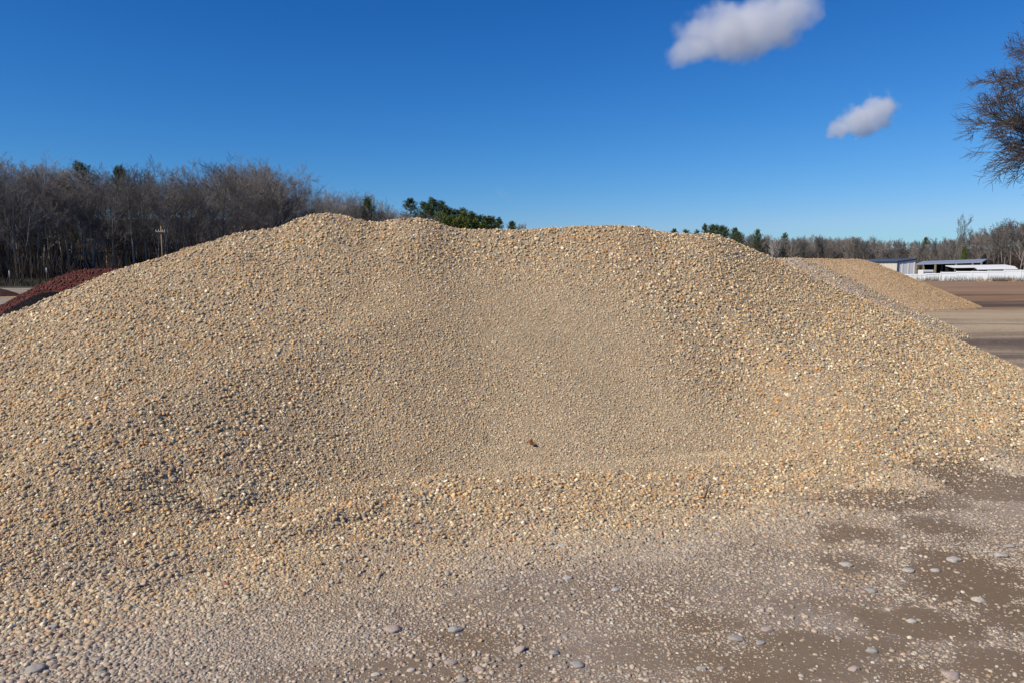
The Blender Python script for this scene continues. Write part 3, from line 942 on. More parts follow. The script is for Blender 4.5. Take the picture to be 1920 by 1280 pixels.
def pine_tree(seed, h=17.0, bare=0.45, width=2.6, tufts=115, young=False):
    r = random.Random(seed)
    T, C = MB(), MB()
    pts = [Vector((0, 0, -0.1))]; p = pts[0]
    for i in range(8):
        p = p + Vector((r.gauss(0, .06), r.gauss(0, .06), h * 0.97 / 8)); pts.append(p.copy())
    T.tube(pts, [0.17 * (1 - 0.85 * i / 8) for i in range(9)], 7)
    for k in range(tufts):
        f = bare + (1 - bare) * (r.random() ** (0.85 if not young else 1.1))
        q = f * 8; i0 = min(int(q), 7); base = pts[i0].lerp(pts[i0 + 1], q - i0)
        t = (f - bare) / (1 - bare)
        prof = (math.sin(math.pi * min(1, 0.22 + 0.75 * t)) ** 0.8) if not young else (1.05 - t)
        Lb = width * prof * r.uniform(.45, 1.1) + 0.15
        az = r.uniform(0, 6.283); el = r.uniform(-.12, .45) + 0.5 * t
        d = Vector((math.cos(az) * math.cos(el), math.sin(az) * math.cos(el), math.sin(el)))
        e = base + d * Lb
        T.tube([base, base + d * Lb * .55 + Vector((0, 0, -.05)), e], [0.035, 0.022, 0.01], 3)
        for s_ in range(3):
            cc = base.lerp(e, 1 - 0.28 * s_) + Vector((r.gauss(0, .12), r.gauss(0, .12), r.gauss(0, .1)))
            cr = r.uniform(.38, .65)
            for b in range(26):
                v = Vector((r.gauss(0, 1), r.gauss(0, 1), r.gauss(0, .8) + .25)).normalized()
                q0 = cc + v * cr * r.uniform(.05, .5); q1 = cc + v * cr * r.uniform(.8, 1.15)
                sd = v.orthogonal().normalized()
                sd = (Matrix.Rotation(r.uniform(0, 6.28), 3, v) @ sd) * r.uniform(.03, .055)
                C.quad(q0 - sd, q0 + sd, q1)
    return T, C


def make_proto(T, C, tm, cm):
    a = T.mesh('trunk', True); b = C.mesh('crown', True)
    a.materials.append(tm); b.materials.append(cm)
    return a, b


BARE = []
for k in range(8):
    BARE.append(make_proto(*bare_tree(200 + k, 16.0, spread=(1.0, 1.25, 1.4, 0.8, 1.15, 1.35, 1.0, 1.2)[k], first=(0.3, 0.2, 0.3, 0.22, 0.16, 0.3, 0.34, 0.2)[k],
                                      trunk_top=(0.8, 0.7, 0.65, 0.85, 0.72, 0.62, 0.78, 0.7)[k], up=(0.5, 0.4, 0.55, 0.6, 0.35, 0.5, 0.45, 0.5)[k]), M_TRUNK, M_TWIG))
# far variants keep thicker, fewer twigs
FAR = []
for k in range(5):
    FAR.append(make_proto(*bare_tree(300 + k, 14.0, spread=1.0, first=0.22, levels=(12, 7, 5, 4), twig_r=0.026, up=0.5, len1=0.38), M_TRUNK, M_TWIG))
WHITE = make_proto(*bare_tree(340, 14.0, spread=0.9, first=0.25, levels=(9, 6, 5), r0=0.3, twig_r=0.03, up=0.5), M_PALE, M_PALE)
OPEN = make_proto(*bare_tree(352, 15.0, spread=0.85, first=0.35, trunk_top=0.6, levels=(7, 6, 5, 4), r0=0.22, twig_r=0.022, up=0.6, len1=0.42), M_TRUNK, M_TWIG)
PINES = [make_proto(*pine_tree(400 + k, 17.0, (0.5, 0.35, 0.42, 0.3)[k], (3.4, 4.2, 3.8, 3.4)[k]), M_PINEBARK, M_NEEDLE) for k in range(4)]
YOUNG = [make_proto(*pine_tree(430 + k, 7.0, 0.06, 2.0, 100, True), M_PINEBARK, M_NEEDLE_Y) for k in range(2)]
RR = random.Random(5)


def tree(name, proto, loc, h, href, label, cat, group=None, rz=None, wide=1.0, lean=0.0):
    zb_ = gz1(loc[0], loc[1])
    e = empty(name, (loc[0], loc[1], zb_ - 0.05), RR.uniform(0, 6.283) if rz is None else rz)
    s = max(h - zb_, 2.5) / href
    e.scale = (s * wide, s * wide, s)
    if lean: e.rotation_euler = (0, lean, 0)
    tag(e, label, cat, group)
    obj('trunk', proto[0], None, e); obj('crown', proto[1], None, e)
    return e


def prof(tab, x): return float(np.interp(x, [a for a, b in tab], [b for a, b in tab]))


LTOP = [(-250, 293), (0, 283), (60, 283), (100, 285), (150, 293), (200, 295), (260, 289), (300, 298), (340, 293), (380, 291), (405, 283), (440, 283), (480, 287), (520, 299), (555, 313), (575, 341),
        (600, 348), (640, 352), (670, 355), (700, 372), (730, 374), (760, 384), (790, 396), (840, 412), (900, 424)]
GL = 'bare grey trees of the left wood'
x = -230.0
i = 0
while x < 860:
    Y = prof(LY, x) + RR.uniform(-2, 2)
    top = prof(LTOP, x) + RR.choice((-6, 0, 4, 10, 22, 36, 54)) * (100 / Y) + RR.uniform(-3, 3)
    p = at(x, top, Y)
    if 375 < x < 555:
        lab = 'tall broad crowned bare tree in the high clump of the left wood'
    elif x < 375:
        lab = 'slender bare grey tree in the dark left part of the wood'
    else:
        lab = 'bare tree in the receding wood behind the two middle humps of the pile'
    tree('bare_tree', BARE[i % 8], p, max(p.z, 5), 16.0, lab, 'tree', GL, wide=RR.uniform(.85, 1.2) * (1.15 if 375 < x < 555 else 1.0))
    i += 1
    x += RR.uniform(14, 25) * (100 / Y)
# second row
x = -230.0
while x < 760:
    Y = prof(LY, x) + RR.uniform(7, 11)
    top = prof(LTOP, x) + RR.choice((4, 16, 30, 46)) * (100 / Y) + RR.uniform(-2, 4)
    p = at(x, top, Y)
    tree('bare_tree', BARE[(i * 3 + 1) % 8], p, max(p.z, 5), 16.0, 'bare grey tree standing in the second row of the left wood', 'tree', GL + ', second row', wide=RR.uniform(.9, 1.25))
    i += 1
    x += RR.uniform(16, 28) * (100 / Y)


def mass(name, pts, protos, label, kind_cat, seed):
    """a wood that reads as one mass: tree shapes set out on points, one object"""
    c = bpy.data.collections.new(name + '_shapes')
    for a, b in protos:
        me = bpy.data.meshes.new('mass_tree')
        v = []; f = []; mi = []
        for q, mm in enumerate((a, b)):
            n0 = len(v)
            co = np.empty(len(mm.vertices) * 3, np.float32); mm.vertices.foreach_get('co', co)
            v += co.reshape(-1, 3).tolist()
            for pl in mm.polygons: f.append([k + n0 for k in pl.vertices]); mi.append(q)
        me.from_pydata(v, [], f)
        me.materials.append(a.materials[0]); me.materials.append(b.materials[0])
        me.polygons.foreach_set('material_index', mi)
        c.objects.link(bpy.data.objects.new('mass_tree', me))
    base = bpy.data.meshes.new(name)
    base.from_pydata([(x, y, gz1(x, y) - 0.05) for x, y, s in pts], [], [])
    vattr(base, 'size', [s for x, y, s in pts])
    o = obj(name, base, protos[0][1].materials[0])
    ng = bpy.data.node_groups.new('wood', 'GeometryNodeTree')
    ng.interface.new_socket('Geometry', in_out='INPUT', socket_type='NodeSocketGeometry')
    ng.interface.new_socket('Geometry', in_out='OUTPUT', socket_type='NodeSocketGeometry')
    n = ng.nodes; L = ng.links.new
    gi, go = n.new('NodeGroupInput'), n.new('NodeGroupOutput')
    mp = n.new('GeometryNodeMeshToPoints'); L(gi.outputs[0], mp.inputs[0])
    ip = n.new('GeometryNodeInstanceOnPoints'); L(mp.outputs[0], ip.inputs['Points'])
    ci = n.new('GeometryNodeCollectionInfo'); ci.inputs['Collection'].default_value = c
    ci.inputs['Separate Children'].default_value = True; ci.inputs['Reset Children'].default_value = True
    L(ci.outputs[0], ip.inputs['Instance']); ip.inputs['Pick Instance'].default_value = True
    ri = n.new('FunctionNodeRandomValue'); ri.data_type = 'INT'; ri.inputs[4].default_value = 0; ri.inputs[5].default_value = len(protos) - 1; ri.inputs['Seed'].default_value = seed
    L(ri.outputs[2], ip.inputs['Instance Index'])
    rv = n.new('FunctionNodeRandomValue'); rv.data_type = 'FLOAT_VECTOR'; rv.inputs[0].default_value = (0, 0, 0); rv.inputs[1].default_value = (0.05, 0.05, 6.28); rv.inputs['Seed'].default_value = seed + 1
    L(rv.outputs[0], ip.inputs['Rotation'])
    na = n.new('GeometryNodeInputNamedAttribute'); na.data_type = 'FLOAT'; na.inputs['Name'].default_value = 'size'
    L(na.outputs['Attribute'], ip.inputs['Scale'])
    L(ip.outputs[0], go.inputs[0])
    o.modifiers.new('wood', 'NODES').node_group = ng
    return tag(o, label, kind_cat, kind='stuff')


# interior of the left wood
pts = []
for k in range(190):
    x = RR.uniform(-420, 850)
    Y = prof(LY, max(-250, x)) + RR.uniform(14, 60)
    top = prof(LTOP, max(-250, x)) + RR.uniform(26, 85) * 100 / Y
    p = at(x, top, Y)
    pts.append((p.x, p.y, max(p.z - gz1(p.x, p.y), 4) / 16.0))
mass('left_wood_interior', pts, BARE[:4], 'tangle of bare trunks and twigs deep inside the left wood', 'wood', 3)

# pines standing in the left wood
for px, py, Y, k, lab in ((152, 303, 104, 1, 'dark green pine rising above the left wood, left of the brown crowned one'),
                          (225, 312, 110, 0, 'brownish green pine in the left wood, right of the greenest pine'),
                          (690, 372, 165, 2, 'small dark pine in the dip between the two middle humps'),
                          (588, 392, 140, 3, 'low dark pine just behind the tallest hump')):
    p = at(px, py, Y)
    tree('pine_tree', PINES[k], p, p.z, 17.0, lab, 'pine tree', wide=0.7)
# clump of pines right of the second hump
CL = [(770, 372, 225), (797, 378, 230), (813, 373, 222), (826, 376, 234), (840, 389, 226), (858, 393, 228), (870, 392, 236), (884, 396, 230), (898, 404, 238), (912, 404, 232), (922, 408, 242),
      (936, 407, 236), (961, 415, 250), (848, 402, 215), (805, 385, 218)]
for k, (px, py, Y) in enumerate(CL):
    p = at(px, py, Y)
    tree('pine_tree', PINES[k % 4], p, p.z, 17.0, 'dark green pine in the clump right of the second hump' if px < 930 else ('pointed dark pine at the right tip of the pine clump' if px < 950 else 'lone small pine right of the pine clump'), 'pine tree',
         'pines behind the crest' if px < 930 else None, wide=1.15 if px < 930 else 0.95)
for px, py, Y in ((820, 402, 206), (828, 399, 205), (836, 404, 203), (845, 409, 207), (854, 409, 205), (866, 400, 206), (878, 404, 205), (893, 414, 208), (905, 417, 207)):
    p = at(px, py, Y)
    tree('young_pine', YOUNG[int(px) % 2], p, p.z, 7.0, 'yellow green young pine at the foot of the dark pine clump', 'pine tree', 'young pines below the pine clump', wide=0.75)
for px, py, Y in ((965, 414, 255), (975, 416, 258), (985, 419, 262)):
    p = at(px, py, Y)
    tree('bare_tree', FAR[int(px) % 5], p, p.z, 14.0, 'small bare tree right of the pine clump on the crest line', 'tree', 'bare trees right of the pine clump')

# right wood
RTOP = [(1240, 437), (1300, 432), (1400, 434), (1420, 440), (1480, 443), (1540, 440), (1600, 440), (1650, 446), (1700, 450), (1760, 446), (1800, 438), (1850, 422), (1880, 414), (1920, 405), (2000, 380), (2150, 350)]
GR = 'bare trees of the distant right wood'
x = 1385.0
while x < 2120:
    Y = prof(RY, x) + RR.uniform(-4, 4)
    p = at(x, prof(RTOP, x) + RR.choice((-3, 0, 2, 5, 8, 11)) * (260 / Y), Y)
    tree('bare_tree', FAR[i % 5], p, max(p.z, 5), 14.0, 'bare grey tree in the long distant wood on the right' if x < 1800 else 'bare grey tree in the taller wood at the right edge', 'tree', GR if x < 1800 else 'bare trees at the right edge', wide=RR.uniform(.8, 1.2))
    i += 1
    x += RR.uniform(6.5, 12) * (260 / Y)
pts = []
for k in range(420):
    x = RR.uniform(1235, 2250)
    Y = prof(RY, x) + RR.uniform(8, 70)
    p = at(x, prof(RTOP, x) + RR.uniform(3, 26) * 260 / Y, Y)
    pts.append((p.x, p.y, max(p.z - gz1(p.x, p.y), 4) / 14.0))
mass('right_wood_interior', pts, FAR, 'grey brown mass of bare trees filling the distant right wood', 'wood', 9)
for k, (px, py, Y, lab) in enumerate(((1265, 429, 300, 'leftmost pine tip showing above the right shoulder of the pile'), (1287, 430, 300, 'second small pine tip above the right shoulder of the pile'),
                                 (1307, 432, 300, 'lowest rounded pine tip above the right shoulder of the pile'), (1322, 419, 290, 'tall loose pine beside the right peak of the pile'),
                                 (1335, 421, 285, 'left of the two joined pines above the right peak'), (1342, 421, 288, 'right of the two joined pines above the right peak'),
                                 (1352, 424, 280, 'broad olive pine behind the right peak'), (1362, 425, 284, 'flat topped pine right of the olive one'),
                                 (1378, 427, 288, 'dark pine at the right end of the pine row'), (1386, 434, 284, 'lower dark pine closing the pine row at the right'), (1420, 431, 300, 'round topped dark pine amid the distant bare wood'),
                                 (1473, 436, 300, 'pointed brownish pine right of the white trunked tree'), (1737, 445, 270, 'dark pine top amid the bare wood above the open shed'))):
    p = at(px, py, Y)
    tree('pine_tree', PINES[k % 4], p, p.z, 17.0, lab, 'pine tree', wide=0.75 if k != 6 else 1.0)
p = at(1450, 446, 262)
tree('white_trunk_tree', WHITE, p, p.z, 14.0, 'bare tree with forked whitish trunk before the distant wood', 'tree', wide=1.1)
p = at(1790, 400, 225)
tree('open_crowned_tree', OPEN, p, p.z, 15.0, 'bare tree with open vase crown standing above the right wood', 'tree', wide=0.8)
p = at(1808, 463, 175)
tree('young_pine', YOUNG[0], p, p.z, 7.0, 'bright green young pine before the right wood above the open shed', 'pine tree', wide=0.75)

# near oak at the right edge
OAK = make_proto(*bare_tree(512, 17.0, spread=1.35, trunk_top=0.7, first=0.33, levels=(32, 14, 11, 11), r0=0.34, twig_r=0.0125, up=0.16, len1=0.40, sag=0.10), M_OAK, M_OAK)
tree('oak_tree', OAK, (31.2, 38, 0), 17.6, 17.0, 'large dark bare oak reaching in from the right edge', 'tree', rz=1.1, wide=1.16)

# undergrowth at the wood edges: thin stems nobody could count
def brush(name, spots, mat, label, cat, blades, hgt, w):
    mb = MB(); r = random.Random(len(spots))
    for (x, y, s) in spots:
        for b in range(blades):
            px_, py_ = x + r.gauss(0, .5 * s), y + r.gauss(0, .4 * s)
            hh = hgt * s * r.uniform(.45, 1.1)
            lx, ly = r.gauss(0, .22) * hh, r.gauss(0, .22) * hh
            zg = 0 if py_ < 80 else gz1(px_, py_)
            a = r.uniform(0, 3.14); dx, dy = math.cos(a) * w, math.sin(a) * w
            mb.quad((px_ - dx, py_ - dy, zg - .02), (px_ + dx, py_ + dy, zg - .02), (px_ + lx * .5 + dx * .7, py_ + ly * .5 + dy * .7, zg + hh * .6), (px_ + lx * .5 - dx * .7, py_ + ly * .5 - dy * .7, zg + hh * .6))
            mb.quad((px_ + lx * .5 - dx * .7, py_ + ly * .5 - dy * .7, zg + hh * .6), (px_ + lx * .5 + dx * .7, py_ + ly * .5 + dy * .7, zg + hh * .6), (px_ + lx, py_ + ly, zg + hh))
    o = obj(name, mb.mesh(name), mat)
    return tag(o, label, cat, kind='stuff')


M_BRUSH = simple_mat('dry_brush', (0.06, 0.045, 0.035), 0.95, 0.4, 2.0)
M_WEED = simple_mat('dry_weeds', (0.17, 0.125, 0.09), 0.95, 0.35, 2.0)
M_STRAW = simple_mat('straw_weeds', (0.42, 0.32, 0.17), 0.95, 0.3, 2.0)
sp = []
for k in range(640):
    x = RR.uniform(-300, 860); Y = prof(LY, max(-250, x)) - RR.uniform(-30, 10)
    p = at(x, 500, Y); sp.append((p.x, p.y, RR.uniform(.7, 1.9)))
brush('undergrowth', sp, M_BRUSH, 'dark tangled undergrowth along the foot of the left wood', 'undergrowth', 46, 2.4, 0.03)
sp = []
for k in range(160):
    p = at(RR.uniform(-120, 130), 520, RR.uniform(70, 86)); sp.append((p.x, p.y, RR.uniform(.7, 1.5)))
brush('rough_grass', sp, simple_mat('rough_grass', (0.075, 0.065, 0.04), 0.95, 0.4, 2.0), 'dull rough grass strip between the sandy lane and the left wood', 'rough grass', 30, 0.55, 0.02)
sp = []
for k in range(400):
    x = RR.uniform(1240, 2250); Y = prof(RY, x) - RR.uniform(-25, 10)
    p = at(x, 500, Y); sp.append((p.x, p.y, RR.uniform(.8, 1.8)))
brush('undergrowth', sp, M_BRUSH, 'grey undergrowth along the foot of the distant right wood', 'undergrowth', 26, 2.4, 0.05)

# ------------------------------------------------------------------ right background: shed, carport, fence, weeds
M_CREAM = simple_mat('cream_siding', (0.62, 0.56, 0.47), 0.6, 0.05, 1.5)
M_PALEWALL = simple_mat('pale_siding', (0.80, 0.77, 0.72), 0.6, 0.04, 1.5)
M_ROOF = simple_mat('blue_grey_roof', (0.07, 0.085, 0.115), 0.45, 0.12, 0.8, 0.4)
M_ROOF2 = simple_mat('grey_blue_sheet_roof', (0.24, 0.28, 0.34), 0.6, 0.12, 0.8, 0.4)
M_TRIM = simple_mat('dark_trim', (0.05, 0.055, 0.075), 0.6, 0.1, 2)
M_WHITE = simple_mat('white_vinyl', (0.66, 0.70, 0.72), 0.6, 0.05, 0.7)
M_WHITER = simple_mat('white_sheet', (0.78, 0.77, 0.74), 0.55, 0.04, 0.7)
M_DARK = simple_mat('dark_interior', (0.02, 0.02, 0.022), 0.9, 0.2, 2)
M_POST = simple_mat('weathered_post', (0.30, 0.26, 0.15), 0.85, 0.2, 3)


def ribbed(p0, p1, z0a, z1a, z0b, z1b, pitch, depth, th=0.06):
    """ribbed metal wall from p0 to p1, bottoms z0a,z0b, tops z1a,z1b"""
    mb = MB()
    d = Vector((p1[0] - p0[0], p1[1] - p0[1], 0)); L = d.length; d.normalize(); nrm = Vector((d.y, -d.x, 0))
    n = max(2, int(L / pitch)); off = 0
    for k in range(n):
        ta, tb = k / n, (k + 1) / n
        for (u0, u1, o0, o1) in ((ta, ta + (tb - ta) * .72, 0, 0), (ta + (tb - ta) * .72, ta + (tb - ta) * .78, 0, depth), (ta + (tb - ta) * .78, ta + (tb - ta) * .94, depth, depth), (ta + (tb - ta) * .94, tb, depth, 0)):
            a = Vector((p0[0], p0[1], 0)) + d * L * u0 + nrm * o0
            b = Vector((p0[0], p0[1], 0)) + d * L * u1 + nrm * o1
            za, zb = z1a + (z1b - z1a) * u0, z1a + (z1b - z1a) * u1
            mb.quad((a.x, a.y, z0a), (b.x, b.y, z0a), (b.x, b.y, zb), (a.x, a.y, za))
    return mb


# metal shed: long low front wall, right gable in shade, single roof slope rising to the back
Ys = 118.0
c0 = at(1683, 492, Ys); cB = at(1717, 488, Ys + 0.5)
wd_ = Vector((cB.x - c0.x, cB.y - c0.y, 0)).normalized()
cL = c0 + Vector((-wd_.y, wd_.x, 0)) * 15.0
hF, hB = c0.z, at(1717, 487.5, Ys + 0.5).z
shed = empty('metal_shed', (c0.x, c0.y, 0))
tag(shed, 'white metal shed with blue grey roof peeking out behind the tan gravel pile', 'shed')


def loc(p): return (p[0] - c0.x, p[1] - c0.y)


A_, B_, C_ = loc(cL), loc(c0), loc(cB)
D_ = (A_[0] + C_[0], A_[1] + C_[1])
obj('front_wall', ribbed(A_, B_, 0, hF, 0, hF, 0.9, 0.03).mesh('front_wall'), M_CREAM, shed)
obj('end_wall', ribbed(B_, C_, 0, hF, 0, hB, 0.9, 0.03).mesh('end_wall'), M_PALEWALL, shed)
mb = MB(); mb.quad((*C_, 0), (*D_, 0), (*D_, hB), (*C_, hB)); mb.quad((*D_, 0), (*A_, 0), (*A_, hF), (*D_, hB))
obj('rear_wall', mb.mesh('rear_wall'), M_PALEWALL, shed)
mb = MB()
ov = 0.12
vx = Vector((B_[0] - A_[0], B_[1] - A_[1], 0)).normalized(); vy = Vector((C_[0] - B_[0], C_[1] - B_[1], 0)).normalized()
sl = (hB - hF) / Vector((C_[0] - B_[0], C_[1] - B_[1], 0)).length
r1 = Vector((*A_, hF + .05)) - vx * ov - vy * ov + Vector((0, 0, -sl * ov)); r2 = Vector((*B_, hF + .05)) + vx * ov - vy * ov + Vector((0, 0, -sl * ov))
r3 = Vector((*C_, hB + .05)) + vx * ov + vy * ov + Vector((0, 0, sl * ov)); r4 = Vector((*D_, hB + .05)) - vx * ov + vy * ov + Vector((0, 0, sl * ov))
up_ = Vector((0, 0, 0.16))
mb.quad(r1 + up_, r2 + up_, r3 + up_, r4 + up_); mb.quad(r4, r3, r2, r1)
for a, b in ((r1, r2), (r2, r3), (r3, r4), (r4, r1)): mb.quad(a, b, b + up_, a + up_)
roof = obj('roof', mb.mesh('roof'), M_ROOF, shed)
mb = MB()
for a, b in ((r1, r2), (r2, r3)):
    o_ = Vector((0, 0, -.1)); nn = (b - a).normalized().cross(Vector((0, 0, 1))) * 0.03
    mb.quad(a + nn + o_, b + nn + o_, b + nn + up_, a + nn + up_); mb.quad(a + nn + o_, a + nn + up_, a + up_ * .98, a + o_); mb.quad(b + nn + up_, b + nn + o_, b + o_, b + up_ * .98)
    mb.quad(a + nn + up_, b + nn + up_, b + up_ * .98, a + up_ * .98)
obj('fascia', mb.mesh('fascia'), M_TRIM, roof)
mb = MB(); mb.box((B_[0] + .02, B_[1] - .06, hF / 2 - .02), (0.14, 0.14, hF - .05))
obj('corner_trim', mb.mesh('corner_trim'), M_TRIM, shed)

# open carport beside it
Yc = 128.0
k0 = at(1716, 497, Yc); k1 = at(1842, 493, Yc - 6)
cp = empty('carport', (k0.x, k0.y, 0)); tag(cp, 'long open carport with thin grey blue sheet roof on posts', 'carport')
dv = Vector((k1.x - k0.x, k1.y - k0.y, 0)); Lc = dv.length; dv.normalize(); nv = Vector((-dv.y, dv.x, 0))
ze0, ze1 = k0.z, k1.z
mb = MB(); dep = 7.0; rise = 0.55
q = [Vector((0, 0, ze0)), dv * Lc + Vector((0, 0, ze1)), dv * Lc + nv * dep + Vector((0, 0, ze1 + rise)), nv * dep + Vector((0, 0, ze0 + rise))]
up_ = Vector((0, 0, 0.14))
mb.quad(*[a + up_ for a in q]); mb.quad(*[a for a in reversed(q)])
for a in range(4): mb.quad(q[a], q[(a + 1) % 4], q[(a + 1) % 4] + up_, q[a] + up_)
obj('roof', mb.mesh('roof'), M_ROOF2, cp)
mb = MB()
for b in range(2):
    pass
for f in (0.02, 0.31, 0.62, 0.86, 0.985):
    for dp in (0.15, dep - 0.2):
        c = dv * Lc * f + nv * dp; zt = ze0 + (ze1 - ze0) * f + rise * dp / dep - 0.01
        m1 = MB(); m1.box((c.x, c.y, zt / 2), (0.22, 0.22, zt)); obj('post', m1.mesh('post'), M_POST, cp)
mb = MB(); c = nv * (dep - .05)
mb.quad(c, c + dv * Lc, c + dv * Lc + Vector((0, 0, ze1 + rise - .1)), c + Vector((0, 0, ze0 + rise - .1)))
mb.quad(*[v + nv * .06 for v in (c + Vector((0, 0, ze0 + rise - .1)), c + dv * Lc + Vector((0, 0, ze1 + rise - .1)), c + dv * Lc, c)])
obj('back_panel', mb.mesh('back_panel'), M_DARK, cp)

# white box truck body under the carport
g = at(1735.5, 512, Yc - 3)
tr = empty('box_trailer', (g.x, g.y, 0), 0.05); tag(tr, 'small white box trailer parked at the mouth of the carport', 'trailer')
mb = MB(); zt = at(1735, 506.5, Yc - 3).z; mb.box((0, 0, (zt + .5) / 2), (1.9, 1.4, zt - .5)); 
bmx = mb.mesh('body'); b_ = obj('body', bmx, M_WHITER, tr); bv = b_.modifiers.new('bevel', 'BEVEL'); bv.width = 0.08; bv.segments = 2
mb = MB(); mb.box((0, -.72, (zt + .5) / 2 + .1), (1.5, .03, .12)); obj('dark_band', mb.mesh('dark_band'), M_TRIM, tr)
for sx in (-.6, .6):
    mb = MB(); mb.tube([Vector((sx, -.66, .3)), Vector((sx, -.5, .3))], [.3, .3], 14, True); obj('wheel', mb.mesh('wheel'), M_DARK, tr)


# low white-roofed shelters behind the fence
def shelter(pa, pb, Y, dep, thick, label):
    a = at(*pa, Y); b = at(*pb, Y - 2)
    e = empty('low_shelter', (a.x, a.y, 0)); tag(e, label, 'shelter', 'low white shelters behind the fence')
    d = Vector((b.x - a.x, b.y - a.y, 0)); L = d.length; d.normalize(); n_ = Vector((-d.y, d.x, 0))
    q = [Vector((0, 0, a.z)), d * L + Vector((0, 0, b.z)), d * L + n_ * dep + Vector((0, 0, b.z + .3)), n_ * dep + Vector((0, 0, a.z + .3))]
    u_ = Vector((0, 0, thick)); m_ = MB()
    m_.quad(*[v + u_ for v in q]); m_.quad(*reversed(q))
    for k in range(4): m_.quad(q[k], q[(k + 1) % 4], q[(k + 1) % 4] + u_, q[k] + u_)
    obj('roof', m_.mesh('roof'), M_WHITER, e)
    for f in (0.03, .35, .66, .97):
        m_ = MB(); zt = a.z + (b.z - a.z) * f - .01; c = d * L * f + n_ * .2
        m_.box((c.x, c.y, zt / 2), (.12, .12, zt)); obj('post', m_.mesh('post'), M_POST, e)
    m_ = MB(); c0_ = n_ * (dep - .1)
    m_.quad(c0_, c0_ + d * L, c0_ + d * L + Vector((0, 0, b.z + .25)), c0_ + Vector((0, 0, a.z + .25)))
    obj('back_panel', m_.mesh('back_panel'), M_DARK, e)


shelter((1788, 503), (1904, 501.5), 114, 4.0, 0.12, 'long low shelter with a thin white roof, farther of the two behind the fence')
shelter((1832, 506), (1908, 505), 108, 3.0, 0.12, 'low shelter with a thin white roof, nearer of the two just over the fence')

# white panel fence
fe = empty('panel_fence', tuple(at(1690, 520, 104).xy) + (0,)); tag(fe, 'long low white panel fence along the back of the soil field', 'fence')
f0 = at(1680, 518, 106); f1 = at(2150, 505, 92)
dv = Vector((f1.x - f0.x, f1.y - f0.y, 0)); Lf = dv.length; dv.normalize(); rzf = math.atan2(dv.y, dv.x)
npan = 15
fr = random.Random(3)
for k in range(npan):
    ta, tb = k / npan, (k + 1) / npan
    pxm = 1680 + (2150 - 1680) * (ta + tb) / 2
    c = f0 + dv * Lf * (ta + tb) / 2
    ytop = np.interp(pxm, [1680, 1720, 1760, 1800, 1840, 1900, 2150], [519, 515.5, 512.5, 510, 508.5, 507, 503])
    h = CAM_H + ray(pxm, ytop)[1] * c.y
    h = max(0.9, h) + fr.uniform(-.05, .05)
    m_ = MB(); m_.box((c.x - fe.location.x, c.y - fe.location.y, h / 2), (Lf / npan - .06, .06, h), rzf)
    for rz_ in (0.18, h - .1):
        m_.box((c.x - fe.location.x - nv.x * 0, c.y - fe.location.y - .06, rz_), (Lf / npan - .12, .05, .12), rzf)
    obj('panel', m_.mesh('panel'), M_WHITE, fe)
    c2 = f0 + dv * Lf * ta
    m_ = MB(); m_.box((c2.x - fe.location.x, c2.y - fe.location.y - .03, h / 2 + .02), (.12, .12, h + .04), rzf)
    obj('post', m_.mesh('post'), M_WHITE, fe)
sp = []
for k in range(44):
    px_q = RR.choice((RR.uniform(1700, 1800), RR.uniform(1700, 1800), RR.uniform(1800, 1845), RR.gauss(1862, 4), RR.gauss(1875, 3), RR.gauss(1900, 4), RR.uniform(1850, 1990)))
    t = (px_q - 1680) / (2150 - 1680); c = f0 + dv * Lf * max(0, t)
    sp.append((c.x, c.y - RR.uniform(.6, 2.2), RR.uniform(.45, 1.05)))
brush('dry_weeds', sp, M_WEED, 'tall brown dry weeds growing along the foot of the white fence', 'weeds', 40, 0.95, 0.012)
sp = [(at(q, 529, 95).x, 95, s) for q, s in ((1838, .5), (1841, .6), (1852, .5), (1900, .5))]
brush('straw_tufts', sp, M_STRAW, 'straw yellow grass tufts before the white fence', 'grass tufts', 40, 0.9, 0.02)

# ------------------------------------------------------------------ left background: pole, logs, markers
M_WOODPOLE = simple_mat('pole_wood', (0.27, 0.17, 0.09), 0.85, 0.25, 4)
M_BLEACH = simple_mat('bleached_wood', (0.30, 0.27, 0.23), 0.9, 0.25, 4)
b0 = at(306, 500, 84); zt = at(303, 424, 84).z
po = empty('utility_pole', (b0.x, b0.y, 0)); tag(po, 'brown wooden utility pole with a pale crossarm before the left wood', 'utility pole')
mb = MB(); mb.tube([Vector((0, 0, -.1)), Vector((-.02, 0, zt / 2)), Vector((-.06, 0, zt))], [.095, .085, .07], 10, True); obj('pole', mb.mesh('pole', True), M_WOODPOLE, po)
za = at(303, 435, 84).z
mb = MB(); mb.box((-.05, -.16, za), (1.0, .09, .10), 0.03); ca = obj('crossarm', mb.mesh('crossarm'), M_BLEACH, po)
for sx in (-.5, -.2, .2, .45):
    mb = MB(); mb.tube([Vector((sx - .05, -.16, za + .066)), Vector((sx - .05, -.16, za + .12)), Vector((sx - .05, -.16, za + .2))], [.02, .05, .03], 8, True); obj('insulator', mb.mesh('insulator', True), M_WHITER, ca)


def log(px, py, L, lean, az, r, mat, label):
    u, sl_ = ray(px, py)
    Y = 84.0
    while Y < 150 and CAM_H + sl_ * Y > gz1(u * Y, Y): Y += 0.5
    a = Vector((u * Y, Y, gz1(u * Y, Y) + r * 0.6))
    v = Vector((math.cos(az) * math.cos(lean), math.sin(az) * math.cos(lean), math.sin(lean))) * L
    m_ = MB(); m_.tube([Vector((0, 0, 0)), v * .3 + Vector((0, 0, .03)), v * .7, v], [r, r * .9, r * .8, r * .6], 8, True)
    o = obj('fallen_log', m_.mesh('fallen_log', True), mat, loc=a)
    tag(o, label, 'log')


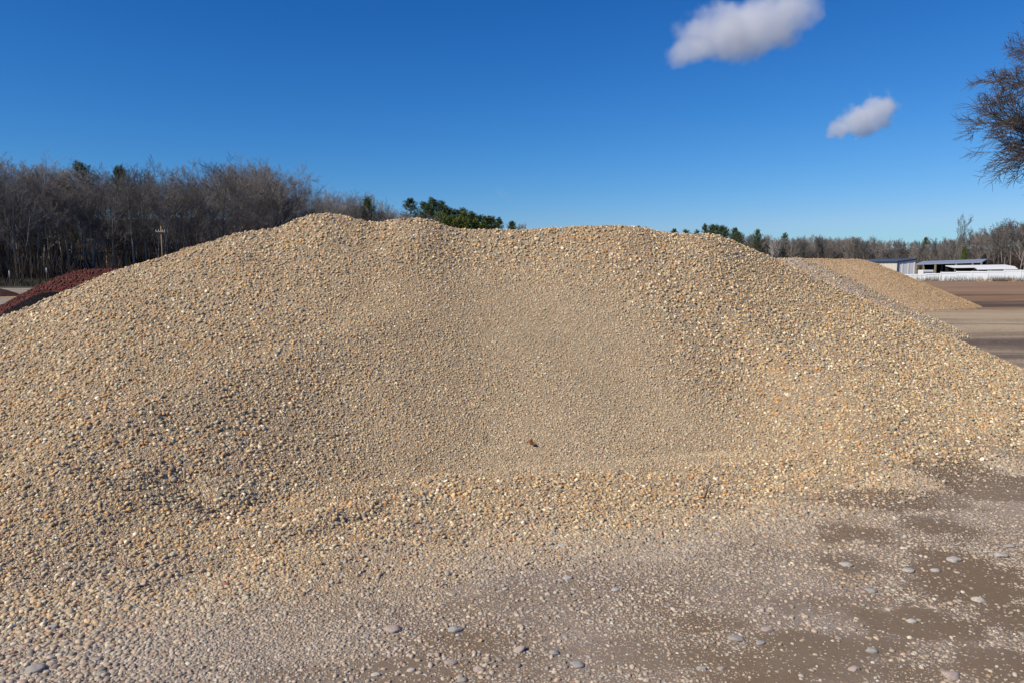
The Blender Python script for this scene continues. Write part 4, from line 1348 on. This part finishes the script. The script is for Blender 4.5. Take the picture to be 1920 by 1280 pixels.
log(126, 474, 2.6, 0.35, -0.1, .09, M_BLEACH, 'pale leaning dead trunk slanting up inside the left wood')
log(76, 485, 1.7, 0.04, -0.2, .15, M_WHITER, 'short whitish log lying among the trunks at the foot of the left wood')
log(28, 488, 3.0, 0.0, 0.1, .10, M_BLEACH, 'long grey log lying low at the far left of the wood')
log(78, 492, 1.5, 0.0, 0.1, .14, M_WOODPOLE, 'tan log lying under the whitish one')
log(102, 494, 1.5, -0.03, -0.2, .14, M_WOODPOLE, 'tan log just right of the other tan log')
for px, py, hgt, lab in ((17.5, 514, .55, 'tiny white marker post in the rough grass at the far left'), (87, 507, .35, 'tiny white marker post at the wood edge left of the red pile')):
    a = at(px, py, 80)
    m_ = MB(); m_.tube([Vector((0, 0, -.1)), Vector((0, 0, hgt)), Vector((0, 0, hgt + .08))], [.05, .05, .02], 8, True)
    o = obj('marker_post', m_.mesh('marker_post', True), M_WHITER, loc=a); o.location.z = a.z - hgt / 2
    m_ = MB(); m_.tube([Vector((0, 0, -a.z)), Vector((0, 0, -.1))], [.03, .03], 6, True)
    obj('stake', m_.mesh('stake'), M_WOODPOLE, o)
    tag(o, lab, 'marker post')


# ------------------------------------------------------------------ clouds: real volumes
def cloud(name, px, py, wpx, hpx, dist, dens, label, seed, blobs, tilt=-0.16):
    c = at(px, py, dist)
    k = dist / FOC
    Wd, Hd = wpx * k / 2, hpx * k / 2
    m = bpy.data.materials.new(name + '_vapour'); m.use_nodes = True
    nt = m.node_tree; nt.nodes.clear()
    out = N(nt, 'ShaderNodeOutputMaterial'); pv = N(nt, 'ShaderNodeVolumePrincipled')
    pv.inputs['Color'].default_value = (0.98, 0.98, 0.99, 1); pv.inputs['Anisotropy'].default_value = 0.2
    tc = N(nt, 'ShaderNodeTexCoord')
    P = tc.outputs['Object']
    # soft union of puffs
    total = None
    for (bx, bz, br, by) in blobs:
        sub = N(nt, 'ShaderNodeVectorMath', operation='SUBTRACT'); nt.links.new(P, sub.inputs[0]); sub.inputs[1].default_value = (bx * Wd, by * Wd, bz * Hd)
        dv_ = N(nt, 'ShaderNodeVectorMath', operation='DIVIDE'); nt.links.new(sub.outputs[0], dv_.inputs[0]); dv_.inputs[1].default_value = (br[0] * Wd, br[0] * Wd * .8, br[1] * Hd)
        ln = N(nt, 'ShaderNodeVectorMath', operation='LENGTH'); nt.links.new(dv_.outputs[0], ln.inputs[0])
        v = math_(nt, 'SUBTRACT', 1.0, ln.outputs['Value'])
        total = v if total is None else math_(nt, 'MAXIMUM', total, v)
    n1 = noise(nt, P, 2.6 / Wd, 8, 0.55)
    f = math_(nt, 'ADD', total, math_(nt, 'MULTIPLY', math_(nt, 'SUBTRACT', n1, 0.5), 1.6))
    d = mrange(nt, f, 0.06, 0.50, 0.0, dens)
    nt.links.new(d, pv.inputs['Density']); nt.links.new(pv.outputs[0], out.inputs['Volume'])
    bm = bmesh.new(); bmesh.ops.create_icosphere(bm, subdivisions=3, radius=1.0)
    for v in bm.verts: v.co = Vector((v.co.x * Wd * 1.45, v.co.y * Wd * 1.1, v.co.z * Hd * 1.6))
    me = bpy.data.meshes.new(name); bm.to_mesh(me); bm.free(); me.materials.append(m)
    o = obj(name, me, loc=c)
    o.rotation_euler = (0, tilt, 0)
    tag(o, label, 'cloud')
    return o


cloud('cloud', 1394, 57, 246, 116, 1500, 0.022, 'larger white cloud cut by the top edge of the sky', 3,
      [(-.75, -.35, (.5, .5), 0), (-.25, .1, (.75, .95), 0), (.3, .12, (.8, 1.0), .1), (.72, .12, (.42, .8), -.1), (.1, -.3, (.8, .6), .1)])
cloud('cloud', 1620, 223, 124, 78, 1500, 0.042, 'smaller white cloud beside the oak, lower right in the sky', 5,
      [(-.75, -.3, (.45, .5), 0), (-.2, 0, (.65, .8), 0), (.4, .2, (.65, 1.05), 0), (.1, -.35, (.7, .5), .1)])
cloud('cloud', 945, 366, 46, 24, 1800, 0.0035, 'faintest small pinkish wisp above the pine clump', 8, [(-.3, .2, (.7, .8), 0), (.5, -.3, (.6, .7), 0)], 0.4)
cloud('cloud', 1066, 404, 34, 10, 1800, 0.006, 'thin flat wisp low over the middle of the crest', 9, [(0, 0, (1, 1), 0)], 0.0)
print('objects', len(bpy.data.objects))
